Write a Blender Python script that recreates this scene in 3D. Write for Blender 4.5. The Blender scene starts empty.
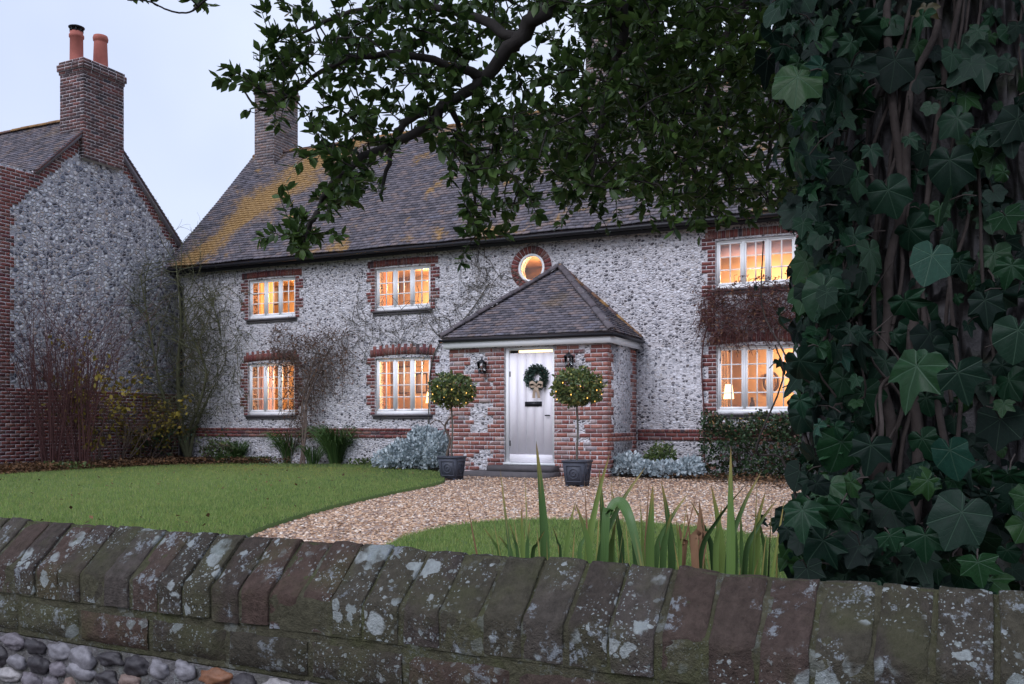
import bpy, math, random
import numpy as np
from mathutils import noise as mnoise, Vector
random.seed(7); rng = np.random.default_rng(11)
SC = bpy.context.scene
COL = SC.collection
F = 923.0; HZ = 422.0; YAW = math.radians(25.0)
CA, SA = math.cos(YAW), math.sin(YAW)

# ---------------------------------------------------------------- camera, sky, sun, exposure
cam_d = bpy.data.cameras.new('camera'); cam = bpy.data.objects.new('camera', cam_d); COL.objects.link(cam)
cam.location = (0, 0, 1.0); cam.rotation_euler = (math.radians(90), 0, YAW)
cam_d.sensor_width = 36; cam_d.lens = 36 * F / 1024; cam_d.shift_y = (HZ - 342) / 1024
cam_d.clip_start = 0.05; cam_d.clip_end = 3000
SC.camera = cam
SUN_EL, SUN_AZ = math.radians(42), math.radians(200)
w = bpy.data.worlds.new('World'); SC.world = w; w.use_nodes = True
nt = w.node_tree; bg = nt.nodes['Background']
sky = nt.nodes.new('ShaderNodeTexSky'); sky.sky_type = 'NISHITA'; sky.sun_disc = False
sky.sun_elevation = SUN_EL; sky.sun_rotation = SUN_AZ; sky.air_density = 1.0; sky.dust_density = 3.0
mx = nt.nodes.new('ShaderNodeMix'); mx.data_type = 'RGBA'; mx.inputs[0].default_value = 0.88
cl = nt.nodes.new('ShaderNodeTexNoise'); cl.inputs['Scale'].default_value = 2.4; cl.inputs['Detail'].default_value = 4
tc = nt.nodes.new('ShaderNodeTexCoord'); nt.links.new(tc.outputs['Generated'], cl.inputs['Vector'])
cr = nt.nodes.new('ShaderNodeValToRGB')
cr.color_ramp.elements[0].position = .3; cr.color_ramp.elements[0].color = (5.4, 6.15, 8.3, 1)
cr.color_ramp.elements[1].position = .75; cr.color_ramp.elements[1].color = (7.6, 8.25, 9.7, 1)
nt.links.new(cl.outputs['Fac'], cr.inputs[0])
nt.links.new(sky.outputs[0], mx.inputs[6]); nt.links.new(cr.outputs[0], mx.inputs[7])
nt.links.new(mx.outputs[2], bg.inputs[0]); bg.inputs[1].default_value = 0.1
sd = bpy.data.lights.new('sun', 'SUN'); sd.energy = 1.5; sd.angle = math.radians(38); sd.color = (0.86, 0.88, 1.0)
sun = bpy.data.objects.new('sun', sd); COL.objects.link(sun)
# the light comes from behind and above the viewer
dx, dy = -0.25, -0.97
hd = math.atan2(dy, dx)
sv = Vector((math.cos(hd) * math.cos(SUN_EL), math.sin(hd) * math.cos(SUN_EL), math.sin(SUN_EL)))
sun.rotation_euler = sv.to_track_quat('Z', 'Y').to_euler(); sun.location = sv * 60
sky.sun_rotation = math.pi / 2 - hd
SC.view_settings.view_transform = 'Standard'; SC.view_settings.look = 'None'
SC.view_settings.exposure = 0.42; SC.view_settings.gamma = 1.0; SC.view_settings.use_curve_mapping = False
SC.cycles.use_denoising = True; SC.cycles.max_bounces = 8; SC.cycles.transparent_max_bounces = 12
SC.cycles.sample_clamp_indirect = 4.0

# ---------------------------------------------------------------- survey helpers (design dimensions taken from the photograph)
def ray(x):
    a = (x - 512) / F
    return CA * a - SA, SA * a + CA
def on_n(x, y, N):            # point of the vertical plane n = N
    rs, rn = ray(x); t = N / rn
    return np.array((t * rs, N, 1 + (HZ - y) / F * t))
def on_s(x, y, S):
    rs, rn = ray(x); t = S / rs
    return np.array((S, t * rn, 1 + (HZ - y) / F * t))
def ground(x, y):
    t = F / (y - HZ); rs, rn = ray(x)
    return np.array((t * rs, t * rn, 0.0))
def at(x, y, d):              # point at depth d
    rs, rn = ray(x)
    return np.array((d * rs, d * rn, 1 + (HZ - y) / F * d))

def proj(P):
    P = np.atleast_2d(P); dep = -SA * P[:, 0] + CA * P[:, 1]; return 512 + F * (CA * P[:, 0] + SA * P[:, 1]) / dep, HZ - (P[:, 2] - 1) / dep * F

# ---------------------------------------------------------------- mesh builder
class MB:
    def __init__(s): s.V = []; s.L = []; s.S = []; s.M = []; s.U = []; s.n = 0; s.uv = False
    def add(s, v, f, mat=0, uv=None):
        v = np.asarray(v, float).reshape(-1, 3)
        if isinstance(f, np.ndarray):
            s.L.append(f.reshape(-1) + s.n); s.S.append(np.full(len(f), f.shape[1])); k = len(f)
        else:
            s.L.append(np.array([i for q in f for i in q]) + s.n); s.S.append(np.array([len(q) for q in f])); k = len(f)
        s.M.append(np.full(k, mat)); s.V.append(v)
        if uv is not None: s.uv = True; s.U.append(np.asarray(uv, float)[s.L[-1] - s.n])
        else: s.U.append(np.zeros((len(s.L[-1]), 2)))
        s.n += len(v)
    def inst(s, tv, tf, B, T, mat=0, uv=None):
        """tv (n,3) template, tf (m,k) faces, B (K,3,3) rows = x,y,z axes, T (K,3)"""
        K = len(T); n = len(tv)
        v = np.einsum('nj,kji->kni', tv, B) + T[:, None, :]
        f = (tf[None] + (np.arange(K) * n)[:, None, None]).reshape(-1, tf.shape[1])
        u = None if uv is None else np.tile(uv, (K, 1))
        s.add(v.reshape(-1, 3), f, mat, u)
    def box(s, x0, x1, y0, y1, z0, z1, mat=0, j=0):
        v = np.array([(x, y, z) for z in (z0, z1) for y in (y0, y1) for x in (x0, x1)], float)
        if j: v += rng.uniform(-j, j, v.shape)
        s.add(v, BF, mat)
    def hexa(s, v, mat=0): s.add(v, BF, mat)
    def tube(s, P, R, n=6, mat=0, cap=True):
        P = np.asarray(P, float); m = len(P)
        R = np.full(m, R) if np.isscalar(R) else np.asarray(R, float)
        T = np.gradient(P, axis=0); T /= np.linalg.norm(T, axis=1)[:, None] + 1e-9
        ref = np.array((.31, .17, .93)) if abs(T[0][2]) < .9 else np.array((.95, .2, .1))
        X = np.cross(T, ref); X /= np.linalg.norm(X, axis=1)[:, None] + 1e-9
        Y = np.cross(T, X)
        a = np.arange(n) * 2 * np.pi / n
        v = P[:, None] + R[:, None, None] * (np.cos(a)[None, :, None] * X[:, None] + np.sin(a)[None, :, None] * Y[:, None])
        i = np.arange(m - 1)[:, None] * n; k = np.arange(n)[None]
        f = np.stack([i + k, i + (k + 1) % n, i + n + (k + 1) % n, i + n + k], -1).reshape(-1, 4)
        s.add(v.reshape(-1, 3), f, mat)
        if cap and n >= 3:
            s.add(v[0], [tuple(range(n))[::-1]], mat); s.add(v[-1], [tuple(range(n))], mat)
    def lathe(s, prof, c, n=20, mat=0, sx=1, sy=1):
        a = np.arange(n) * 2 * np.pi / n
        v = np.array([(c[0] + r * math.cos(t) * sx, c[1] + r * math.sin(t) * sy, c[2] + z) for r, z in prof for t in a])
        m = len(prof); i = np.arange(m - 1)[:, None] * n; k = np.arange(n)[None]
        f = np.stack([i + k, i + (k + 1) % n, i + n + (k + 1) % n, i + n + k], -1).reshape(-1, 4)
        s.add(v, f, mat)
    def build(s, name, mats, parent=None, smooth=False, base=None):
        """vertices are in site coordinates; they are moved relative to the thing's base"""
        V = np.concatenate(s.V); L = np.concatenate(s.L); S = np.concatenate(s.S); M = np.concatenate(s.M)
        b = np.array(BASE[parent.name]) if parent is not None else (np.array(base) if base is not None else np.array((V[:, 0].mean(), V[:, 1].mean(), V[:, 2].min())))
        me = bpy.data.meshes.new(name); me.vertices.add(len(V)); me.vertices.foreach_set('co', (V - b).astype(np.float32).ravel())
        me.loops.add(len(L)); me.loops.foreach_set('vertex_index', L.astype(np.int32))
        me.polygons.add(len(S)); st = np.concatenate([[0], np.cumsum(S)[:-1]])
        me.polygons.foreach_set('loop_start', st.astype(np.int32)); me.polygons.foreach_set('loop_total', S.astype(np.int32))
        me.polygons.foreach_set('material_index', M.astype(np.int32))
        if smooth: me.polygons.foreach_set('use_smooth', np.ones(len(S), bool))
        if s.uv:
            ul = me.uv_layers.new(name='UVMap'); ul.data.foreach_set('uv', np.concatenate(s.U).astype(np.float32).ravel())
        me.update(calc_edges=True); me.validate()
        for m_ in (mats if isinstance(mats, (list, tuple)) else [mats]): me.materials.append(m_)
        o = bpy.data.objects.new(name, me); COL.objects.link(o)
        if parent is not None: o.parent = parent
        else: o.location = tuple(b)
        BASE[o.name] = b if parent is None else b
        return o
BF = np.array([(0, 2, 3, 1), (4, 5, 7, 6), (0, 1, 5, 4), (2, 6, 7, 3), (0, 4, 6, 2), (1, 3, 7, 5)])
BASE = {}
def thing(name, label, cat, base, group=None):
    o = bpy.data.objects.new(name, None); COL.objects.link(o); o.location = tuple(base); o.empty_display_size = .2
    BASE[o.name] = np.array(base, float); return tag(o, label, cat, group)
def tag(o, label, cat, group=None):
    o['label'] = label; o['category'] = cat
    if group: o['group'] = group
    return o
def struct(o): o['kind'] = 'structure'; return o
def stuff(o, label, cat): o['kind'] = 'stuff'; return tag(o, label, cat)
def basis(D, N):
    D = D / (np.linalg.norm(D, axis=1)[:, None] + 1e-9)
    X = np.cross(D, N); X /= np.linalg.norm(X, axis=1)[:, None] + 1e-9
    Z = np.cross(X, D)
    return np.stack([X, D, Z], 1)
def scaleB(B, sx, sy=None, sz=None):
    sy = sx if sy is None else sy; sz = sx if sz is None else sz
    S = np.stack([np.broadcast_to(sx, len(B)), np.broadcast_to(sy, len(B)), np.broadcast_to(sz, len(B))], 1)
    return B * S[:, :, None]
def runit(n):
    v = rng.normal(size=(n, 3)); return v / np.linalg.norm(v, axis=1)[:, None]
def curve_pts(P, k=8):        # Catmull-Rom through P
    P = [np.asarray(p, float) for p in P]; P = [2 * P[0] - P[1]] + P + [2 * P[-1] - P[-2]]
    out = []
    for i in range(1, len(P) - 2):
        for t in np.linspace(0, 1, k, endpoint=False):
            a, b, c, d = P[i - 1:i + 3]
            out.append(.5 * (2 * b + (c - a) * t + (2 * a - 5 * b + 4 * c - d) * t * t + (3 * b - a - 3 * c + d) * t ** 3))
    out.append(P[-2]); return np.array(out)
def holed(outer, holes, y0, y1, axis='y'):
    """slab with openings: outlines in (x,z) (or (n,z) when axis == 'x'), between y0 and y1"""
    cu = bpy.data.curves.new('tmp', 'CURVE'); cu.dimensions = '2D'; cu.fill_mode = 'BOTH'; cu.extrude = abs(y1 - y0) / 2
    for pl in [outer] + holes:
        sp = cu.splines.new('POLY'); sp.points.add(len(pl) - 1); sp.use_cyclic_u = True
        for p, q in zip(sp.points, pl): p.co = (q[0], q[1], 0, 1)
    o = bpy.data.objects.new('tmp', cu); COL.objects.link(o); bpy.context.view_layer.update()
    me = o.to_mesh(); v = np.array([x.co[:] for x in me.vertices]); f = [tuple(p.vertices) for p in me.polygons]
    o.to_mesh_clear(); bpy.data.objects.remove(o); bpy.data.curves.remove(cu)
    m = (y0 + y1) / 2
    w_ = np.stack([v[:, 0], m - v[:, 2], v[:, 1]], 1) if axis == 'y' else np.stack([m + v[:, 2], v[:, 0], v[:, 1]], 1)
    return w_, f
def ray_grid(): pass

# ---------------------------------------------------------------- materials
class NT:
    def __init__(s, name):
        s.m = bpy.data.materials.new(name); s.m.use_nodes = True; s.t = s.m.node_tree
        s.b = s.t.nodes['Principled BSDF']; s.b.inputs['Roughness'].default_value = .85
        s.b.inputs['Specular IOR Level'].default_value = .3
    def n(s, ty, **k):
        o = s.t.nodes.new('ShaderNode' + ty)
        for a, b in k.items(): setattr(o, a, b)
        return o
    def l(s, a, b): s.t.links.new(a, b)
    def obj(s): return s.n('TexCoord').outputs['Object']
    def val(s, x, i):
        if hasattr(x, 'links') or isinstance(x, bpy.types.NodeSocket): s.l(x, i)
        else: i.default_value = x
    def math(s, op, a, b=None, c=None, clamp=False):
        o = s.n('Math', operation=op, use_clamp=clamp); s.val(a, o.inputs[0])
        if b is not None: s.val(b, o.inputs[1])
        if c is not None: s.val(c, o.inputs[2])
        return o.outputs[0]
    def noise(s, v, scale, detail=3, rough=.55, dist=0):
        o = s.n('TexNoise'); s.l(v, o.inputs['Vector']); o.inputs['Scale'].default_value = scale
        o.inputs['Detail'].default_value = detail; o.inputs['Roughness'].default_value = rough; o.inputs['Distortion'].default_value = dist
        return o.outputs['Fac']
    def map(s, v, sc=(1, 1, 1), loc=(0, 0, 0)):
        o = s.n('Mapping'); s.l(v, o.inputs[0]); o.inputs['Scale'].default_value = sc; o.inputs['Location'].default_value = loc
        return o.outputs[0]
    def ramp(s, f, st, interp='LINEAR'):
        o = s.n('ValToRGB'); s.l(f, o.inputs[0]); r = o.color_ramp; r.interpolation = interp
        while len(r.elements) < len(st): r.elements.new(.5)
        for e, (p, c) in zip(r.elements, st):
            e.position = p; e.color = (c if len(c) == 4 else (*c, 1)) if hasattr(c, '__len__') else (c, c, c, 1)
        return o.outputs[0]
    def mix(s, f, a, b, ty='MIX'):
        o = s.n('Mix', data_type='RGBA', blend_type=ty)
        s.val(f, o.inputs[0])
        for x, i in ((a, 6), (b, 7)):
            if isinstance(x, bpy.types.NodeSocket): s.l(x, o.inputs[i])
            else: o.inputs[i].default_value = (*x, 1)
        return o.outputs[2]
    def step(s, v, a, b):
        o = s.n('MapRange'); o.interpolation_type = 'SMOOTHSTEP'; s.l(v, o.inputs[0]); s.val(a, o.inputs[1]); s.val(b, o.inputs[2])
        return o.outputs[0]
    def col(s, c):
        if isinstance(c, bpy.types.NodeSocket): s.l(c, s.b.inputs['Base Color'])
        else: s.b.inputs['Base Color'].default_value = (*c, 1)
    def bump(s, h, st=.5, d=.01):
        o = s.n('Bump'); o.inputs['Strength'].default_value = st; o.inputs['Distance'].default_value = d
        s.l(h, o.inputs['Height']); s.l(o.outputs[0], s.b.inputs['Normal']); return o
    def island(s): return s.n('NewGeometry').outputs['Random Per Island']
    def wallvec(s, sx=1, sz=1):
        o = s.n('SeparateXYZ'); s.l(s.obj(), o.inputs[0]); c = s.n('CombineXYZ')
        s.l(s.math('MULTIPLY', s.math('ADD', o.outputs[0], o.outputs[1]), sx), c.inputs[0]); s.l(s.math('MULTIPLY', o.outputs[2], sz), c.inputs[1])
        return c.outputs[0]

def m_plain(name, c, rough=.8, var=.12, scale=12, metal=0, bump=0, spec=.3):
    t = NT(name); v = t.obj(); f = t.noise(v, scale, 4)
    c = np.array(c); t.col(t.mix(f, tuple(c * (1 - var)), tuple(np.minimum(c * (1 + var), 1))))
    t.b.inputs['Roughness'].default_value = rough; t.b.inputs['Metallic'].default_value = metal; t.b.inputs['Specular IOR Level'].default_value = spec
    if bump: t.bump(f, bump, .01)
    return t.m
def m_flint(name, size, stops, mortar, zs=1.35, mw=.10, bump=.8):
    t = NT(name); v = t.wallvec(1 / size, zs / size)
    d = t.n('TexNoise'); t.l(v, d.inputs['Vector']); d.inputs['Scale'].default_value = 1.3; d.inputs['Detail'].default_value = 2
    vv = t.n('VectorMath', operation='MULTIPLY_ADD'); t.l(d.outputs['Color'], vv.inputs[0]); vv.inputs[1].default_value = (.55, .35, 0); t.l(v, vv.inputs[2])
    a = t.n('TexVoronoi'); t.l(vv.outputs[0], a.inputs['Vector']); a.inputs['Scale'].default_value = 1; a.inputs['Randomness'].default_value = .85
    e = t.n('TexVoronoi', feature='DISTANCE_TO_EDGE'); t.l(vv.outputs[0], e.inputs['Vector']); e.inputs['Scale'].default_value = 1; e.inputs['Randomness'].default_value = .85
    sp = t.n('SeparateColor'); t.l(a.outputs['Color'], sp.inputs[0])
    big = t.noise(t.obj(), .9, 4)
    r = t.math('ADD', sp.outputs[0], t.math('MULTIPLY', t.math('SUBTRACT', big, .5), .35))
    c = t.ramp(r, stops, 'LINEAR')
    c = t.mix(t.math('MULTIPLY', sp.outputs[1], .16), c, (.42, .30, .22), 'MIX')
    st = t.noise(t.map(t.obj(), (1.4, 1.4, .5)), 1.0, 5, .6); c = t.mix(t.math('MULTIPLY', t.step(st, .52, .70), .45), c, (.24, .23, .25))
    fine = t.noise(v, 5, 3)
    c = t.mix(.5, c, t.ramp(fine, [(.3, .55), (.7, 1.0)]), 'MULTIPLY')
    mo = t.mix(fine, tuple(np.array(mortar) * .8), mortar)
    ed = t.step(e.outputs['Distance'], mw * .35, mw)
    t.col(t.mix(ed, mo, c)); t.b.inputs['Roughness'].default_value = .7
    h = t.math('ADD', t.step(e.outputs['Distance'], 0.0, .3), t.math('MULTIPLY', fine, .3))
    t.bump(h, bump, .03)
    return t.m
def m_brick(name, stops, soot=.3, lich=0.0):
    t = NT(name); v = t.obj(); r = t.island(); c = t.ramp(r, stops)
    f = t.noise(v, 30, 4); c = t.mix(.6, c, t.ramp(f, [(.25, .5), (.75, 1.0)]), 'MULTIPLY')
    big = t.noise(v, 1.7, 4)
    c = t.mix(t.math('MULTIPLY', t.step(big, .5, .7), soot), c, (.035, .03, .032))
    ef = t.noise(v, 9, 5, .7)
    c = t.mix(t.math('MULTIPLY', t.step(ef, .58, .72), .45 + lich), c, (.36, .35, .34))
    t.col(c); t.b.inputs['Roughness'].default_value = .9; t.bump(f, .5, .01); return t.m
def m_tile(name, lichen=None):
    t = NT(name); v = t.obj(); r = t.island()
    c = t.ramp(r, [(0, (.085, .08, .095)), (.3, (.135, .122, .142)), (.6, (.18, .16, .178)), (.8, (.225, .17, .16)), (1, (.165, .16, .20))])
    f = t.noise(v, 25, 4); c = t.mix(.6, c, t.ramp(f, [(.25, .55), (.75, 1)]), 'MULTIPLY')
    n1 = t.noise(v, 1.1, 5, .65); n2 = t.noise(v, 9, 5, .7)
    x = t.n('SeparateXYZ'); t.l(v, x.inputs[0])
    if lichen is not None:
        x0, y0, yr = lichen       # verge position, eave and ridge distance in object space
        b = t.math('DIVIDE', t.math('SUBTRACT', x.outputs[1], y0), yr)     # 0 eave .. 1 ridge
        a = t.math('SUBTRACT', x.outputs[0], x0)
        cen = t.math('MULTIPLY_ADD', b, 2.4, .35); wd = t.math('MULTIPLY_ADD', b, 1.3, .55)
        k = t.math('SUBTRACT', 1.15, t.math('DIVIDE', t.math('ABSOLUTE', t.math('SUBTRACT', a, cen)), wd))
        rid = t.math('MULTIPLY', t.math('SUBTRACT', b, .86), 4.5)           # along the ridge
        pt = t.math('MULTIPLY', t.math('SUBTRACT', n1, .57), 5)
        k = t.math('MAXIMUM', t.math('MAXIMUM', k, rid), pt)
        k = t.math('ADD', k, t.math('MULTIPLY', t.math('SUBTRACT', n1, .5), 2.0))
        k = t.math('ADD', k, t.math('MULTIPLY', t.math('SUBTRACT', n2, .5), 1.6))
        k = t.math('MULTIPLY', t.step(k, .15, .95), .85)
        c = t.mix(k, c, t.mix(n2, (.22, .13, .05), (.46, .27, .08)))
    else:
        k = t.math('MULTIPLY', t.step(n1, .52, .72), .6)
        c = t.mix(k, c, t.mix(n2, (.12, .09, .05), (.26, .17, .09)))
    c = t.mix(t.math('MULTIPLY', t.step(n2, .62, .75), .35), c, (.27, .27, .27))
    t.col(c); t.b.inputs['Roughness'].default_value = .75; t.bump(f, .4, .006); return t.m
def m_leaf(name, c1, c2, rough=.4, trans=.12, spec=.4, c3=None):
    t = NT(name); r = t.island(); f = t.noise(t.obj(), 40, 2)
    st = [(0, c1), (1, c2)] if c3 is None else [(0, c1), (.82, c2), (.93, c3), (1, c3)]
    c = t.ramp(r, st); c = t.mix(.4, c, t.ramp(f, [(.3, .6), (.7, 1)]), 'MULTIPLY')
    t.col(c); t.b.inputs['Roughness'].default_value = rough; t.b.inputs['Specular IOR Level'].default_value = spec
    if trans:
        tr = t.n('BsdfTranslucent'); t.l(c, tr.inputs[0]); ms = t.n('MixShader'); ms.inputs[0].default_value = trans
        t.l(t.b.outputs[0], ms.inputs[1]); t.l(tr.outputs[0], ms.inputs[2]); t.l(ms.outputs[0], t.t.nodes['Material Output'].inputs[0])
    return t.m
def m_emit(name, c, e):
    t = NT(name); t.col(c); t.b.inputs['Emission Color'].default_value = (*c, 1); t.b.inputs['Emission Strength'].default_value = e; return t.m
def m_ivy():
    t = NT('ivy_leaf'); uv = t.n('TexCoord').outputs['UV']; x = t.n('SeparateXYZ'); t.l(uv, x.inputs[0])
    ang = t.math('ARCTAN2', x.outputs[0], x.outputs[1]); r = t.math('POWER', t.math('ADD', t.math('POWER', x.outputs[0], 2), t.math('POWER', x.outputs[1], 2)), .5)
    pp = t.math('PINGPONG', t.math('ABSOLUTE', ang), math.radians(26))
    # ping-pong is zero on every lobe axis (0, 52, 104 degrees)
    d = t.math('MULTIPLY', r, t.math('SINE', pp))
    v1 = t.math('SUBTRACT', 1, t.step(d, .004, .022))
    f0 = t.noise(uv, 3, 3)
    # side veins leave each main vein at an angle
    sv_ = t.math('ADD', t.math('SUBTRACT', t.math('MULTIPLY', r, 1.0), t.math('MULTIPLY', d, 1.1)), t.math('MULTIPLY', f0, .22))
    w1 = t.math('PINGPONG', sv_, .07); v2 = t.math('MULTIPLY', t.math('SUBTRACT', 1, t.step(w1, .0, .014)), t.math('MULTIPLY', f0, .32))
    v = t.math('MAXIMUM', v1, v2)
    isl = t.island(); base = t.ramp(isl, [(0, (.002, .008, .006)), (.4, (.005, .021, .012)), (.75, (.009, .036, .015)), (.93, (.020, .056, .015)), (1, (.015, .054, .038))])
    f = t.noise(uv, 6, 4); base = t.mix(.6, base, t.ramp(f, [(.3, .55), (.7, 1)]), 'MULTIPLY')
    c = t.mix(t.math('MULTIPLY', v, t.ramp(isl, [(0, .15), (1, .5)])), base, (.065, .115, .075)); t.col(c)
    t.l(t.ramp(isl, [(0, .6), (1, .36)]), t.b.inputs['Roughness']); t.b.inputs['Specular IOR Level'].default_value = .16
    t.bump(t.math('SUBTRACT', t.math('MULTIPLY', f, .4), v), .35, .004); return t.m
def m_stone(name, base, dark, lich=.5, moss=.4, scale=1.0, island=False):
    """old weathered masonry with patches of grey lichen and green algae"""
    t = NT(name); v = t.obj()
    f = t.noise(v, 55 * scale, 6, .7); g = t.noise(v, 9 * scale, 5, .6)
    c = t.mix(g, dark, base)
    if island: c = t.mix(.55, c, t.ramp(t.island(), [(0, (.085, .07, .065)), (.3, (.15, .085, .065)), (.6, (.07, .06, .05)), (.8, (.10, .095, .06)), (1, (.13, .11, .10))]))
    c = t.mix(.75, c, t.ramp(f, [(.3, .35), (.7, 1.15)]), 'MULTIPLY')
    mo = t.math('MULTIPLY', t.step(t.noise(v, 7 * scale, 5, .6), .45, .68), moss); c = t.mix(mo, c, (.10, .11, .045))
    dn = t.n('TexNoise'); t.l(v, dn.inputs['Vector']); dn.inputs['Scale'].default_value = 45 * scale; dn.inputs['Detail'].default_value = 4
    for sc, rad, thr in ((15, .55, .66), (30, .5, .62), (75, .42, .5), (190, .42, .3)):
        vv = t.n('VectorMath', operation='MULTIPLY_ADD'); t.l(dn.outputs['Color'], vv.inputs[0]); vv.inputs[1].default_value = (.022, .022, .022); t.l(v, vv.inputs[2])
        vo = t.n('TexVoronoi'); t.l(vv.outputs[0], vo.inputs['Vector']); vo.inputs['Scale'].default_value = sc * scale
        sp = t.n('SeparateColor'); t.l(vo.outputs['Color'], sp.inputs[0])
        rr = t.math('MULTIPLY', t.math('MAXIMUM', t.math('SUBTRACT', sp.outputs[0], thr), 0), rad / (1 - thr))
        k = t.math('SUBTRACT', 1, t.step(t.math('SUBTRACT', vo.outputs['Distance'], rr), -.04, .03))
        zone = t.step(t.noise(v, 6.5 * scale, 4, .6), .45, .54)
        k = t.math('MULTIPLY', t.math('MULTIPLY', k, zone), lich)
        k = t.math('MULTIPLY', k, t.ramp(f, [(.3, .55), (.55, 1)]))
        c = t.mix(k, c, t.mix(sp.outputs[1], (.28, .32, .31), (.46, .50, .50)))
    cz = t.math('MULTIPLY', t.step(t.noise(v, 13 * scale, 8, .72), .56, .61), t.step(t.noise(v, 75 * scale, 4, .7), .44, .54))
    c = t.mix(t.math('MULTIPLY', cz, lich * .8), c, t.mix(f, (.22, .25, .27), (.42, .46, .50)))
    t.col(c); t.b.inputs['Roughness'].default_value = .92; t.b.inputs['Specular IOR Level'].default_value = .15
    t.bump(t.math('ADD', t.math('ADD', f, t.math('MULTIPLY', g, .6)), t.math('MULTIPLY', t.noise(v, 240 * scale, 3, .7), .35)), 1.0, .018); return t.m

RED = [(0, (.17, .055, .05)), (.3, (.25, .085, .07)), (.55, (.20, .06, .06)), (.75, (.13, .05, .055)), (.88, (.30, .14, .11)), (1, (.08, .06, .07))]
DRK = [(0, (.07, .05, .055)), (.4, (.15, .07, .06)), (.7, (.20, .08, .07)), (1, (.05, .045, .055))]
M = {}
M['flint'] = m_flint('flint_wall_pale', .068, [(0, (.06, .062, .08)), (.14, (.11, .115, .14)), (.27, (.26, .265, .30)), (.45, (.46, .46, .50)), (.60, (.76, .75, .80)), (.85, (.90, .89, .94)), (1, (.52, .47, .45))], (.66, .63, .65), 1.5, .16, .8)
M['flint_grey'] = m_flint('flint_wall_grey', .095, [(0, (.06, .07, .10)), (.20, (.17, .19, .25)), (.34, (.44, .46, .52)), (.54, (.70, .71, .76)), (.78, (.92, .92, .95)), (1, (.50, .42, .38))], (.42, .40, .43), 1.15, .13, 1.0)
M['brick'] = m_brick('red_brick', RED, .35)
M['brick_porch'] = m_brick('porch_brick', [(0, (.24, .09, .08)), (.35, (.36, .14, .11)), (.6, (.42, .20, .16)), (.8, (.20, .09, .09)), (.9, (.50, .36, .32)), (1, (.30, .26, .28))], .1, .25)
M['brick_grey'] = m_brick('weathered_brick', [(0, (.12, .10, .11)), (.4, (.22, .16, .15)), (.7, (.30, .20, .17)), (1, (.20, .19, .20))], .3, .45)
M['brick_dark'] = m_brick('sooty_brick', DRK, .75, .1)
M['mortar'] = m_plain('lime_mortar', (.60, .55, .56), .95, .2, 40, bump=.3)
M['mortar_dk'] = m_plain('grey_mortar', (.33, .32, .34), .95, .25, 40, bump=.3)
M['white'] = m_plain('white_paint', (.88, .88, .88), .45, .04, 6, spec=.4)
M['door'] = m_plain('pale_door_paint', (.92, .88, .92), .5, .04, 3, spec=.4)
M['black'] = m_plain('black_metal', (.018, .018, .022), .45, .2, 20)
M['blind'] = m_plain('blind_cloth_pink_reflection', (.66, .52, .60), .9, .05, 6)  # pink of the cloth includes reflected outside light
M['lead'] = m_plain('lead_planter', (.06, .065, .085), .55, .3, 15, bump=.2)
M['terracotta'] = m_plain('terracotta_pot', (.34, .11, .085), .85, .25, 8)
M['slab'] = m_plain('dark_stone_slab', (.11, .10, .105), .8, .35, 9, bump=.4)
M['room'] = m_plain('warm_plaster', (.78, .62, .42), .9, .05, 3)
M['floorwood'] = m_plain('room_floorboards', (.22, .12, .06), .6, .2, 6)
M['curtain'] = m_leaf('curtain_cloth', (.72, .48, .30), (.72, .50, .32), .9, .6, .1)
M['linen'] = m_leaf('linen_cloth', (.75, .66, .60), (.75, .66, .60), .9, .6, .1)
M['darkwood'] = m_plain('dark_wood', (.05, .03, .02), .5, .2, 10)
M['bulb'] = m_emit('warm_bulb', (1.0, .55, .12), 1.3)
M['warm_glow'] = m_emit('lampshade_and_door_glow', (1.0, .72, .35), 2.2)  # lampshades, and the glowing strip added above the door
M['bark'] = m_plain('grey_bark', (.11, .10, .11), .95, .6, 22, bump=1.0)
M['bark_dk'] = m_plain('dark_bark', (.03, .026, .024), .95, .5, 14, bump=.9)
M['twig'] = m_plain('brown_twig', (.11, .08, .065), .9, .3, 20)
M['ivy_stem'] = m_plain('ivy_stem_bark', (.048, .038, .034), .95, .5, 30, bump=.6)
M['twig_red'] = m_plain('red_twig', (.095, .042, .04), .8, .3, 20)
M['twig_grey'] = m_plain('grey_twig', (.11, .10, .085), .9, .3, 20)
M['twig_olive'] = m_plain('mossy_twig', (.10, .10, .055), .9, .3, 20)
M['leaf_tree'] = m_leaf('tree_leaf', (.022, .05, .014), (.085, .15, .035), .4, .30, .3)
M['leaf_topiary'] = m_leaf('topiary_leaf', (.05, .09, .035), (.16, .20, .06), .45, .15, .4, (.38, .34, .10))
M['leaf_green'] = m_leaf('shrub_leaf', (.04, .075, .025), (.13, .17, .05), .45, .15, .4)
M['leaf_dark'] = m_leaf('hedge_leaf', (.02, .045, .02), (.05, .09, .035), .45, .1, .4, (.14, .06, .04))
M['leaf_yellow'] = m_leaf('yellow_leaf', (.16, .14, .03), (.42, .32, .05), .6, .2, .3)
M['leaf_silver'] = m_leaf('silver_leaf', (.30, .37, .40), (.60, .66, .68), .8, .05, .2)
M['leaf_brown'] = m_leaf('dry_leaf', (.09, .045, .03), (.22, .12, .07), .8, .1, .2)
M['leaf_dead'] = m_leaf('fallen_leaf', (.06, .035, .022), (.22, .12, .06), .8, .1, .2)
M['blade'] = m_leaf('strap_leaf', (.04, .09, .025), (.10, .17, .05), .4, .15, .4)
M['ivy'] = m_ivy()
t = NT('glass'); g = t.n('BsdfGlossy'); g.inputs['Roughness'].default_value = .03; tr = t.n('BsdfTransparent'); tr.inputs[0].default_value = (.93, .94, .93, 1)
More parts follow.
